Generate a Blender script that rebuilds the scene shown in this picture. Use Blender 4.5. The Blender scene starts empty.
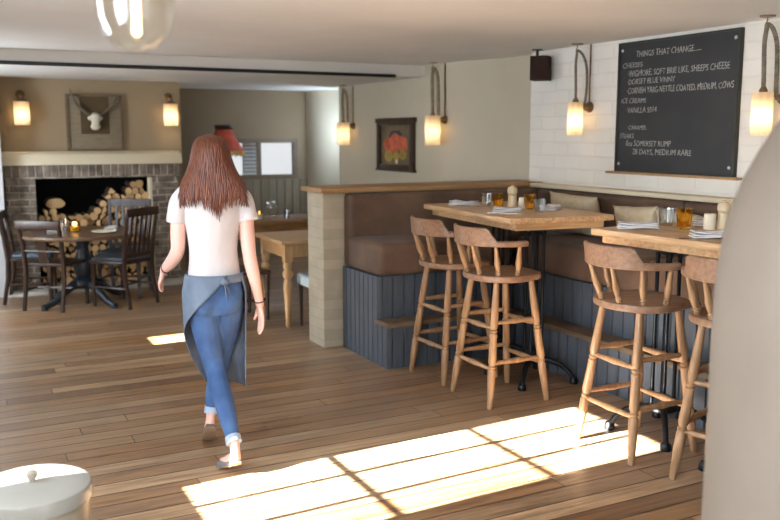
import bpy, bmesh, math, random
from mathutils import Vector, Matrix, Euler, noise
random.seed(7)
PI = math.pi
S = bpy.context.scene
C = S.collection

# ------------------------------------------------------------------ camera, world, sun, daylight, exposure
S.view_settings.view_transform = 'Standard'
S.view_settings.look = 'None'
S.view_settings.exposure = 0.3
S.view_settings.gamma = 1.0
S.view_settings.use_curve_mapping = False

cam_d = bpy.data.cameras.new('camera')
cam_d.sensor_width = 36.0
cam_d.lens = 36.0 * 863 / 780
cam_d.clip_start = 0.05
cam_d.dof.use_dof = True
cam_d.dof.focus_distance = 4.6
cam_d.dof.aperture_fstop = 2.0
cam = bpy.data.objects.new('camera', cam_d)
C.objects.link(cam)
yaw, pitch = math.radians(27.3), math.radians(8.25)
fw = Vector((math.sin(yaw) * math.cos(pitch), math.cos(yaw) * math.cos(pitch), -math.sin(pitch)))
cam.location = (0, 0, 1.62)
cam.rotation_euler = fw.to_track_quat('-Z', 'Y').to_euler()
S.camera = cam

wd = bpy.data.worlds.new('daylight_sky')
S.world = wd
wd.use_nodes = True
bg = wd.node_tree.nodes['Background']
bg.inputs[0].default_value = (0.93, 0.96, 1.0, 1)
bg.inputs[1].default_value = 0.8

sun_d = bpy.data.lights.new('sun', 'SUN')
sun_d.energy = 160.0
sun_d.angle = 0.007
sun_d.color = (1.0, 0.95, 0.88)
sun = bpy.data.objects.new('sun', sun_d)
C.objects.link(sun)
SUN_T = 0.463
sun.rotation_euler = Vector((1, 0.045, -SUN_T)).to_track_quat('-Z', 'Y').to_euler()
sun.location = (-6, 3, 5)


def daylight(name, loc, direction, sx, sy, energy, color):
    d = bpy.data.lights.new(name, 'AREA')
    d.shape = 'RECTANGLE'
    d.size, d.size_y = sx, sy
    d.energy, d.color = energy, color
    o = bpy.data.objects.new(name, d)
    C.objects.link(o)
    o.location = loc
    o.rotation_euler = Vector(direction).to_track_quat('-Z', 'Z').to_euler()
    return o


COOL = (0.80, 0.90, 1.0)
NEUT = (1.0, 0.96, 0.9)
daylight('window_daylight_left', (-0.93, 3.36, 1.48), (1, 0, -0.1), 1.1, 0.75, 48, COOL)
daylight('window_daylight_left_front', (-0.93, 0.9, 1.45), (1, 0, -0.1), 1.1, 1.2, 125, COOL)
daylight('window_daylight_left_far', (-0.93, 8.0, 1.4), (1, 0, -0.1), 1.2, 0.8, 60, COOL)
daylight('window_daylight_back', (1.2, -1.5, 1.4), (0, 1, -0.05), 1.3, 3.2, 48, NEUT)
daylight('alcove_daylight_far', (4.69, 10.15, 1.6), (-0.6, 0.8, 0), 0.9, 0.25, 17, (0.65, 0.82, 1.0))


# ------------------------------------------------------------------ materials
def lin(c):
    return c / 12.92 if c <= 0.04045 else ((c + 0.055) / 1.055) ** 2.4


def hx(s):
    return tuple(lin(int(s[i:i + 2], 16) / 255) for i in (0, 2, 4)) + (1,)


def mat_base(name):
    m = bpy.data.materials.new(name)
    m.use_nodes = True
    nt = m.node_tree
    return m, nt, nt.nodes['Principled BSDF']


def mat(name, c1, c2=None, scale=6.0, stretch=(1, 1, 1), rough=0.6, bump=0.0, metal=0.0, detail=4, spec=0.5, rand=0.0, bscale=None, sheen=0.0):
    """two-tone procedural noise material in object space"""
    m, nt, p = mat_base(name)
    L = nt.links.new
    tc = nt.nodes.new('ShaderNodeTexCoord')
    mp = nt.nodes.new('ShaderNodeMapping')
    mp.inputs['Scale'].default_value = stretch
    L(tc.outputs['Object'], mp.inputs[0])
    n = nt.nodes.new('ShaderNodeTexNoise')
    n.inputs['Scale'].default_value = scale
    n.inputs['Detail'].default_value = detail
    L(mp.outputs[0], n.inputs['Vector'])
    r = nt.nodes.new('ShaderNodeValToRGB')
    r.color_ramp.elements[0].position = 0.32
    r.color_ramp.elements[1].position = 0.68
    r.color_ramp.elements[0].color = hx(c1)
    r.color_ramp.elements[1].color = hx(c2 or c1)
    L(n.outputs['Fac'], r.inputs[0])
    col = r.outputs[0]
    if rand:
        oi = nt.nodes.new('ShaderNodeObjectInfo')
        hs = nt.nodes.new('ShaderNodeHueSaturation')
        mr = nt.nodes.new('ShaderNodeMapRange')
        mr.inputs[3].default_value = 1 - rand
        mr.inputs[4].default_value = 1 + rand
        L(oi.outputs['Random'], mr.inputs[0])
        L(mr.outputs[0], hs.inputs['Value'])
        L(col, hs.inputs['Color'])
        col = hs.outputs[0]
    L(col, p.inputs['Base Color'])
    p.inputs['Roughness'].default_value = rough
    p.inputs['Metallic'].default_value = metal
    p.inputs['Specular IOR Level'].default_value = spec
    if sheen:
        p.inputs['Sheen Weight'].default_value = sheen
    if bump:
        b = nt.nodes.new('ShaderNodeBump')
        b.inputs['Strength'].default_value = bump
        b.inputs['Distance'].default_value = 0.01
        if bscale:
            n2 = nt.nodes.new('ShaderNodeTexNoise')
            n2.inputs['Scale'].default_value = bscale
            n2.inputs['Detail'].default_value = 4
            L(mp.outputs[0], n2.inputs['Vector'])
            L(n2.outputs['Fac'], b.inputs['Height'])
        else:
            L(n.outputs['Fac'], b.inputs['Height'])
        L(b.outputs[0], p.inputs['Normal'])
    return m


def mat_floor():
    m, nt, p = mat_base('reclaimed_floorboards')
    L = nt.links.new
    tc = nt.nodes.new('ShaderNodeTexCoord')
    def math_(op, a, b_=None):
        q = nt.nodes.new('ShaderNodeMath')
        q.operation = op
        for k, v in enumerate((a, b_)):
            if v is None:
                continue
            if isinstance(v, (int, float)):
                q.inputs[k].default_value = v
            else:
                L(v, q.inputs[k])
        return q.outputs[0]

    W_, H_ = 2.3, 0.126
    sx = nt.nodes.new('ShaderNodeSeparateXYZ')
    L(tc.outputs['Object'], sx.inputs[0])
    yr = math_('DIVIDE', sx.outputs[1], H_)
    row = math_('FLOOR', yr)
    w1 = nt.nodes.new('ShaderNodeTexWhiteNoise')
    w1.noise_dimensions = '1D'
    L(row, w1.inputs['W'])
    xr = math_('ADD', math_('DIVIDE', sx.outputs[0], W_), math_('MULTIPLY', w1.outputs['Value'], 7.0))
    colm = math_('FLOOR', xr)
    cid = nt.nodes.new('ShaderNodeCombineXYZ')
    L(row, cid.inputs[0])
    L(colm, cid.inputs[1])
    w2 = nt.nodes.new('ShaderNodeTexWhiteNoise')
    w2.noise_dimensions = '2D'
    L(cid.outputs[0], w2.inputs['Vector'])
    fy = math_('FRACT', yr)
    fx = math_('FRACT', xr)
    ey = math_('MINIMUM', fy, math_('SUBTRACT', 1.0, fy))
    ex = math_('MINIMUM', fx, math_('SUBTRACT', 1.0, fx))
    gy = math_('LESS_THAN', ey, 0.0038 / H_)
    gx = math_('LESS_THAN', ex, 0.0022 / W_)
    gap = math_('MAXIMUM', gy, gx)
    plank = w2.outputs['Value']
    plank_c = w2.outputs['Color']
    # plank tone
    rp = nt.nodes.new('ShaderNodeValToRGB')
    e = rp.color_ramp.elements
    e[0].position, e[0].color = 0.0, hx('724f34')
    e[1].position, e[1].color = 1.0, hx('c0a07d')
    for pos, c in ((0.2, 'a57d54'), (0.4, '815d3f'), (0.6, 'a98d70'), (0.8, '936e4d')):
        q = e.new(pos)
        q.color = hx(c)
    L(plank, rp.inputs[0])
    # grain, offset by plank
    mp = nt.nodes.new('ShaderNodeMapping')
    mp.inputs['Scale'].default_value = (1.6, 26, 1)
    L(tc.outputs['Object'], mp.inputs[0])
    add = nt.nodes.new('ShaderNodeVectorMath')
    add.operation = 'ADD'
    mul = nt.nodes.new('ShaderNodeVectorMath')
    mul.operation = 'SCALE'
    mul.inputs['Scale'].default_value = 17.0
    L(plank_c, mul.inputs[0])
    L(mp.outputs[0], add.inputs[0])
    L(mul.outputs[0], add.inputs[1])
    gn = nt.nodes.new('ShaderNodeTexNoise')
    gn.inputs['Scale'].default_value = 1.5
    gn.inputs['Detail'].default_value = 6
    gn.inputs['Roughness'].default_value = 0.6
    gn.inputs['Distortion'].default_value = 0.6
    L(add.outputs[0], gn.inputs['Vector'])
    gr = nt.nodes.new('ShaderNodeValToRGB')
    gr.color_ramp.elements[0].position = 0.3
    gr.color_ramp.elements[0].color = (0.28, 0.24, 0.21, 1)
    gr.color_ramp.elements[1].position = 0.62
    gr.color_ramp.elements[1].color = (1.12, 1.1, 1.08, 1)
    L(gn.outputs['Fac'], gr.inputs[0])
    mx = nt.nodes.new('ShaderNodeMix')
    mx.data_type = 'RGBA'
    mx.blend_type = 'MULTIPLY'
    mx.inputs[0].default_value = 0.9
    L(rp.outputs[0], mx.inputs[6])
    L(gr.outputs[0], mx.inputs[7])
    # knots
    mk = nt.nodes.new('ShaderNodeMapping')
    mk.inputs['Scale'].default_value = (1.6, 5.0, 1)
    L(tc.outputs['Object'], mk.inputs[0])
    vo = nt.nodes.new('ShaderNodeTexVoronoi')
    vo.inputs['Scale'].default_value = 1.1
    L(mk.outputs[0], vo.inputs['Vector'])
    kr = nt.nodes.new('ShaderNodeValToRGB')
    kr.color_ramp.elements[0].position = 0.03
    kr.color_ramp.elements[0].color = (0.3, 0.2, 0.13, 1)
    kr.color_ramp.elements[1].position = 0.1
    kr.color_ramp.elements[1].color = (1, 1, 1, 1)
    L(vo.outputs['Distance'], kr.inputs[0])
    m2 = nt.nodes.new('ShaderNodeMix')
    m2.data_type = 'RGBA'
    m2.blend_type = 'MULTIPLY'
    m2.inputs[0].default_value = 0.7
    L(mx.outputs[2], m2.inputs[6])
    L(kr.outputs[0], m2.inputs[7])
    # worn, paler boards in broad random patches
    wn = nt.nodes.new('ShaderNodeTexNoise')
    wn.inputs['Scale'].default_value = 0.55
    wn.inputs['Detail'].default_value = 3
    L(tc.outputs['Object'], wn.inputs['Vector'])
    wr = nt.nodes.new('ShaderNodeValToRGB')
    wr.color_ramp.elements[0].position = 0.36
    wr.color_ramp.elements[0].color = (0, 0, 0, 1)
    wr.color_ramp.elements[1].position = 0.7
    wr.color_ramp.elements[1].color = (0.55, 0.55, 0.55, 1)
    L(wn.outputs['Fac'], wr.inputs[0])
    m3 = nt.nodes.new('ShaderNodeMix')
    m3.data_type = 'RGBA'
    m3.inputs[7].default_value = hx('a8967f')
    L(wr.outputs[0], m3.inputs[0])
    L(m2.outputs[2], m3.inputs[6])
    # gaps
    m4 = nt.nodes.new('ShaderNodeMix')
    m4.data_type = 'RGBA'
    m4.inputs[7].default_value = hx('2a1c10')
    L(gap, m4.inputs[0])
    L(m3.outputs[2], m4.inputs[6])
    L(m4.outputs[2], p.inputs['Base Color'])
    rr = nt.nodes.new('ShaderNodeMapRange')
    rr.inputs[3].default_value = 0.26
    rr.inputs[4].default_value = 0.46
    L(gn.outputs['Fac'], rr.inputs[0])
    L(rr.outputs[0], p.inputs['Roughness'])
    p.inputs['Specular IOR Level'].default_value = 0.75
    b = nt.nodes.new('ShaderNodeBump')
    b.inputs['Strength'].default_value = 0.35
    b.inputs['Distance'].default_value = 0.004
    sb = nt.nodes.new('ShaderNodeMath')
    sb.operation = 'SUBTRACT'
    L(gn.outputs['Fac'], sb.inputs[0])
    L(gap, sb.inputs[1])
    L(sb.outputs[0], b.inputs['Height'])
    L(b.outputs[0], p.inputs['Normal'])
    return m


def mat_brick(name, c1, c2, cm, w, h, mortar, axes, bump=0.6, rough=0.85, vary=0.5, dist=0.012, nscale=9):
    """brick texture laid in the plane given by axes, e.g. 'yz'"""
    m, nt, p = mat_base(name)
    L = nt.links.new
    tc = nt.nodes.new('ShaderNodeTexCoord')
    sx = nt.nodes.new('ShaderNodeSeparateXYZ')
    L(tc.outputs['Object'], sx.inputs[0])
    cx = nt.nodes.new('ShaderNodeCombineXYZ')
    L(sx.outputs['XYZ'.index(axes[0].upper())], cx.inputs[0])
    L(sx.outputs['XYZ'.index(axes[1].upper())], cx.inputs[1])
    wob = nt.nodes.new('ShaderNodeTexNoise')
    wob.inputs['Scale'].default_value = 3.0
    L(tc.outputs['Object'], wob.inputs['Vector'])
    sc = nt.nodes.new('ShaderNodeVectorMath')
    sc.operation = 'SCALE'
    sc.inputs['Scale'].default_value = 0.035
    L(wob.outputs['Color'], sc.inputs[0])
    ad = nt.nodes.new('ShaderNodeVectorMath')
    ad.operation = 'ADD'
    L(cx.outputs[0], ad.inputs[0])
    L(sc.outputs[0], ad.inputs[1])
    br = nt.nodes.new('ShaderNodeTexBrick')
    br.inputs['Scale'].default_value = 1
    br.inputs['Brick Width'].default_value = w
    br.inputs['Row Height'].default_value = h
    br.inputs['Mortar Size'].default_value = mortar
    br.inputs['Mortar Smooth'].default_value = 0.6
    br.inputs['Color1'].default_value = hx(c1)
    br.inputs['Color2'].default_value = hx(c2)
    br.inputs['Mortar'].default_value = hx(cm)
    L(ad.outputs[0], br.inputs['Vector'])
    n = nt.nodes.new('ShaderNodeTexNoise')
    n.inputs['Scale'].default_value = nscale
    n.inputs['Detail'].default_value = 5
    L(tc.outputs['Object'], n.inputs['Vector'])
    r = nt.nodes.new('ShaderNodeMapRange')
    r.inputs[1].default_value = 0.3
    r.inputs[2].default_value = 0.7
    r.inputs[3].default_value = 1 - vary
    r.inputs[4].default_value = 1 + vary * 0.5
    L(n.outputs['Fac'], r.inputs[0])
    hs = nt.nodes.new('ShaderNodeHueSaturation')
    L(r.outputs[0], hs.inputs['Value'])
    L(br.outputs['Color'], hs.inputs['Color'])
    L(hs.outputs[0], p.inputs['Base Color'])
    p.inputs['Roughness'].default_value = rough
    b = nt.nodes.new('ShaderNodeBump')
    b.inputs['Strength'].default_value = bump
    b.inputs['Distance'].default_value = dist
    mm = nt.nodes.new('ShaderNodeMath')
    mm.operation = 'MULTIPLY_ADD'
    mm.inputs[1].default_value = -0.8
    L(br.outputs['Fac'], mm.inputs[0])
    L(n.outputs['Fac'], mm.inputs[2])
    L(mm.outputs[0], b.inputs['Height'])
    L(b.outputs[0], p.inputs['Normal'])
    return m


def mat_pane(name, tint=(1, 1, 1, 1), gloss=0.08, edge=0.75):
    m, nt, p = mat_base(name)
    L = nt.links.new
    out = nt.nodes['Material Output']
    t = nt.nodes.new('ShaderNodeBsdfTransparent')
    t.inputs[0].default_value = tint
    g = nt.nodes.new('ShaderNodeBsdfGlossy')
    g.inputs['Roughness'].default_value = 0.03
    lw = nt.nodes.new('ShaderNodeLayerWeight')
    lw.inputs['Blend'].default_value = 0.25
    mr = nt.nodes.new('ShaderNodeMapRange')
    mr.inputs[3].default_value = gloss
    mr.inputs[4].default_value = edge
    L(lw.outputs['Facing'], mr.inputs[0])
    mx = nt.nodes.new('ShaderNodeMixShader')
    L(mr.outputs[0], mx.inputs[0])
    L(t.outputs[0], mx.inputs[1])
    L(g.outputs[0], mx.inputs[2])
    L(mx.outputs[0], out.inputs[0])
    return m


def mat_shade(name, c):
    m, nt, p = mat_base(name)
    L = nt.links.new
    out = nt.nodes['Material Output']
    tc = nt.nodes.new('ShaderNodeTexCoord')
    mp = nt.nodes.new('ShaderNodeMapping')
    mp.inputs['Scale'].default_value = (60, 60, 2)
    L(tc.outputs['Object'], mp.inputs[0])
    n = nt.nodes.new('ShaderNodeTexNoise')
    n.inputs['Scale'].default_value = 1
    L(mp.outputs[0], n.inputs['Vector'])
    r = nt.nodes.new('ShaderNodeValToRGB')
    r.color_ramp.elements[0].position = 0.3
    r.color_ramp.elements[1].position = 0.7
    r.color_ramp.elements[0].color = tuple(x * 0.86 for x in hx(c)[:3]) + (1,)
    r.color_ramp.elements[1].color = hx(c)
    L(n.outputs['Fac'], r.inputs[0])
    d = nt.nodes.new('ShaderNodeBsdfDiffuse')
    t = nt.nodes.new('ShaderNodeBsdfTranslucent')
    L(r.outputs[0], d.inputs[0])
    L(r.outputs[0], t.inputs[0])
    mx = nt.nodes.new('ShaderNodeMixShader')
    mx.inputs[0].default_value = 0.55
    L(d.outputs[0], mx.inputs[1])
    L(t.outputs[0], mx.inputs[2])
    L(mx.outputs[0], out.inputs[0])
    return m


def mat_emit(name, c, s):
    m, nt, p = mat_base(name)
    p.inputs['Base Color'].default_value = (0.02, 0.02, 0.02, 1)
    p.inputs['Emission Color'].default_value = hx(c)
    p.inputs['Emission Strength'].default_value = s
    return m


M = {}
M['floor'] = mat_floor()
M['ceiling'] = mat('ceiling_plaster', 'd8d5d0', 'dfdcd7', 1.5, rough=0.9, bump=0.1)
M['plaster'] = mat('khaki_plaster', '8f7d62', '97856a', 1.2, rough=0.85, bump=0.08)
M['plaster_shaded'] = mat('shaded_khaki_plaster', '7a6850', '82705a', 1.2, rough=0.85, bump=0.08)  # khaki plaster with the far wall's shade put into the colour
M['plaster_side'] = mat('stone_plaster', 'b8ae9a', 'c2b8a4', 1.3, rough=0.85, bump=0.15)
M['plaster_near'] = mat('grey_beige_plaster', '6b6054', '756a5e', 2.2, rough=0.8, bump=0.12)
M['white_brick'] = mat_brick('painted_white_brick', 'dedad1', 'e4e0d8', 'dcd7cd', 0.34, 0.105, 0.010, 'yz', bump=0.25, vary=0.05, dist=0.012, nscale=4)
M['pillar_brick'] = mat_brick('painted_cream_brick', 'b0a793', 'b9b09c', 'aca38f', 0.23, 0.078, 0.006, 'yz', bump=0.22, vary=0.08)
M['stone_brick'] = mat_brick('old_grey_brown_brick', '76675a', '9a8b7b', 'b3a797', 0.2, 0.07, 0.012, 'xz', bump=1.0, vary=0.6, dist=0.02)
M['soldier_brick'] = mat_brick('upright_lintel_brick', '74665a', '97897b', 'b0a494', 0.075, 0.3, 0.011, 'xz', bump=1.0, vary=0.5, dist=0.02)
M['cream_trim'] = mat('cream_painted_plaster', 'cfc3a6', 'd6cab0', 3, rough=0.7, bump=0.1)
M['soot'] = mat('sooty_brick', '0d0b0a', '17130f', 6, rough=0.95, bump=0.4)
M['hearth'] = mat('pale_hearth_stone', 'b9b2a6', 'c6c0b5', 4, rough=0.7, bump=0.1)
M['oak_x'] = mat('oak_along_x', 'b28a5f', 'd0ab7e', 4, (1.2, 14, 14), 0.42, 0.1)
M['oak_y'] = mat('oak_along_y', 'b08960', 'd2ae82', 4, (14, 1.2, 14), 0.42, 0.1)
M['cap_oak'] = mat('cap_oak_along_x', '8f6c43', 'a9845a', 3, (1.2, 14, 14), 0.5, 0.1)
M['stool_wood'] = mat('waxed_elm', '8a6848', 'ad8a66', 5, (7, 7, 1.2), 0.42, 0.05)
M['stool_seat'] = mat('waxed_elm_seat', '7c5d45', '997860', 5, (1.2, 9, 9), 0.4, 0.05)
M['pine'] = mat('honey_pine', 'a07c52', 'b9966a', 4, (9, 9, 1.5), 0.45, 0.05)
M['pine_top'] = mat('honey_pine_top', 'a5835c', 'bd9c74', 4, (1.3, 12, 9), 0.45, 0.05)
M['brown_wood'] = mat('brown_side_table_wood', '73522f', '90693f', 4, (1.3, 12, 12), 0.5, 0.08)
M['dark_wood'] = mat('dark_stained_oak', '2b1d14', '40291b', 5, (8, 8, 1.2), 0.38, 0.06)
M['grey_wood'] = mat('greyed_painted_wood', '4f4a4d', '625c5e', 5, (8, 8, 1.2), 0.5, 0.06)
M['table_round'] = mat('worn_round_table_top', '5a4330', '765a42', 4, (1.3, 10, 8), 0.38, 0.06)
M['blue_black'] = mat('blue_black_paint', '1d232b', '2a323b', 6, rough=0.45)
M['panel'] = mat('slate_blue_panelling', '444a52', '4f565f', 5, (8, 8, 1), 0.5, 0.04)
M['step_wood'] = mat('worn_step_tread', '5b4a38', '75614a', 5, (2, 2, 8), 0.45, 0.06)
M['suede'] = mat('brown_suede', '4e392b', '69513f', 4, rough=0.8, bump=0.1, sheen=0.05)
M['iron'] = mat('black_cast_iron', '14161a', '20242a', 9, rough=0.4, metal=0.6, bump=0.05)
M['linen'] = mat('cream_linen', 'b9ab90', 'c6b99f', 30, rough=0.9, bump=0.2)
M['linen_pat'] = mat('cream_and_grey_crewel_linen', '8c8474', 'cfc5b0', 16, rough=0.9, bump=0.3)
M['fringe'] = mat('pale_cushion_fringe', 'd5cebc', 'e0d9c8', 40, rough=0.9, bump=0.5)
M['napkin'] = mat('white_cotton_napkin', 'e9e8ea', 'f0eff0', 20, rough=0.85, bump=0.2)
M['napkin_stripe'] = mat('mauve_napkin_border', '9a93ab', 'a8a1b8', 20, rough=0.85)
M['cutlery'] = mat('steel_cutlery', 'a9a9a8', 'bdbdbb', 10, rough=0.25, metal=1.0)
M['mill'] = mat('pale_beech_mill', 'd3bf9c', 'dfcdad', 6, (6, 6, 1.2), 0.45)
M['candle'] = mat('ivory_wax', 'e4dac2', 'ebe2cd', 8, rough=0.5)
M['slate'] = mat('blackboard_slate', '26282a', '303234', 3, rough=0.7, bump=0.03)
M['slate_frame'] = mat('dark_board_edge', '23241f', '30312a', 6, rough=0.6)
M['chalk'] = mat('white_chalk', '7f7f7c', 'b4b4b0', 60, rough=0.95)
M['steel'] = mat('screw_steel', 'b5b5b0', 'c5c5c0', 10, rough=0.35, metal=0.9)
M['brass'] = mat('aged_brass', '6b5136', '86684a', 8, rough=0.4, metal=0.7)
M['rope'] = mat('hemp_rope', '7d705c', '9a8c74', 40, rough=0.9, bump=0.3)
M['rope_dark'] = mat('dark_hemp_rope', '6b6051', '8a7d6b', 40, rough=0.9, bump=0.3)
M['shade'] = mat_shade('lamp_shade_linen', 'f6e3c4')
M['bulb'] = mat_emit('warm_bulb', 'ffd9a0', 12)
M['filament'] = mat_emit('glowing_filament', 'ffe0b0', 9)
M['flame'] = mat_emit('candle_flame', 'ffb347', 8)
M['speaker'] = mat('speaker_walnut', '2a1912', '38241b', 8, rough=0.75, spec=0.2)
M['cone'] = mat('speaker_cone_black', '111112', '1a1a1b', 12, rough=0.5)
M['frame_dark'] = mat('dark_carved_frame', '33261c', '463628', 14, rough=0.45, bump=0.2)
M['canvas'] = mat('brown_canvas', '5c4f3c', '7a6a50', 8, rough=0.7)
M['coral'] = mat('coral_paint', 'a9452f', 'cf6e4c', 14, rough=0.7)
M['ochre'] = mat('ochre_paint', '8a7434', 'b59a4a', 14, rough=0.7)
M['aubergine'] = mat('dark_plum_paint', '3b3038', '4e4148', 10, rough=0.7)
M['board_grey'] = mat('weathered_grey_board', '776954', '857862', 6, (1.5, 1, 10), 0.8, 0.2)
M['board_dark'] = mat('dark_brown_board', '45361f', '544328', 6, rough=0.8)
M['bone'] = mat('pale_bone', 'c9c0a9', 'd8d0bb', 10, rough=0.6, bump=0.1)
M['horn'] = mat('grey_brown_horn', '3a3026', '6b604f', 5, rough=0.5)
M['bark'] = mat('log_bark', '40301f', '5e4832', 14, (6, 1, 6), 0.95, 0.5, rand=0.25)
M['cut_wood'] = mat('cut_log_end', 'b88c5a', 'e2bd8a', 18, rough=0.85, bump=0.1, rand=0.3)
M['enamel'] = mat('cream_enamel', '8d8674', '938c7a', 3, rough=0.35)
M['enamel_lid'] = mat('pale_enamel_lid', '8e8c85', '96948d', 3, rough=0.22)
M['knob_wood'] = mat('weathered_knob_wood', '8d8474', '9b9282', 8, rough=0.6)
M['skin'] = mat('skin', 'd8a898', 'e0b6a8', 6, rough=0.5)
M['tee'] = mat('white_cotton_jersey', 'bdb5b4', 'c6bfbe', 7, (1.6, 1.6, 0.8), rough=0.9, bump=0.9)
M['jeans'] = mat('blue_denim', '2d4670', '41618f', 7, rough=0.85, bump=0.1)
M['jeans_cuff'] = mat('faded_denim_cuff', '8f9fb5', 'a3b2c5', 12, rough=0.9)
M['apron'] = mat('grey_blue_denim_apron', '5b6778', '6a7687', 12, rough=0.9, bump=0.12)
M['hair'] = mat('auburn_hair', '3c1b0d', '743c21', 9, (14, 14, 0.8), 0.5, 0.25)
M['shoe'] = mat('grey_suede_shoe', '5f5c5e', '726e6e', 10, rough=0.8)
M['sole'] = mat('tan_sole', '8f7a63', '9e8970', 8, rough=0.7)
M['black_cord'] = mat('black_cord', '17140f', '201c16', 10, rough=0.6)
M['eye'] = mat('eye_white', 'e8e6e2', 'eeece8', 4, rough=0.2)
M['black'] = mat('black_metal', '0e0e0f', '151516', 8, rough=0.5)
M['white_paint'] = mat('white_paint', 'd4d6d8', 'dcdee0', 4, rough=0.6)
M['win_wood'] = mat('brown_window_wood', '5b4b39', '6b5944', 4, (1.5, 8, 8), 0.6)
M['taupe_panel'] = mat('taupe_wall_boards', '6f6351', '7a6d5a', 4, (6, 6, 1), 0.7)
M['poster'] = mat('grey_notice', '7d8285', '9aa0a2', 12, (2, 2, 10), 0.8)
M['pale_blue'] = mat('pale_blue_upholstery', 'a9bcc4', 'b8c9cf', 12, rough=0.9, bump=0.1)
M['red_shade'] = mat('coral_red_fabric', 'b24a3a', 'c75f4c', 12, rough=0.85, bump=0.1)
M['gold'] = mat('gold_fringe', 'a5802f', 'c39b45', 30, (1, 1, 0.3), 0.7)
M['cushion_blue'] = mat('blue_grey_seat_pad', '55606c', '646f7b', 14, rough=0.9)
M['pane'] = mat_pane('window_glass')


def mat_glass(name, c, rough=0.02):
    m, nt, p = mat_base(name)
    n = nt.nodes.new('ShaderNodeTexNoise')
    n.inputs['Scale'].default_value = 25
    b = nt.nodes.new('ShaderNodeBump')
    b.inputs['Strength'].default_value = 0.08
    nt.links.new(n.outputs['Fac'], b.inputs['Height'])
    nt.links.new(b.outputs[0], p.inputs['Normal'])
    p.inputs['Base Color'].default_value = c
    p.inputs['Roughness'].default_value = rough
    p.inputs['Transmission Weight'].default_value = 1.0
    p.inputs['IOR'].default_value = 1.3
    return m


M['clear'] = mat_pane('clear_glass', (0.9, 0.92, 0.92, 1), 0.10)
M['amber'] = mat_glass('amber_glass', hx('f9d27a'))
M['globe'] = mat_pane('clear_globe_glass', (0.98, 0.97, 0.94, 1), 0.018, 0.35)


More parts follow.
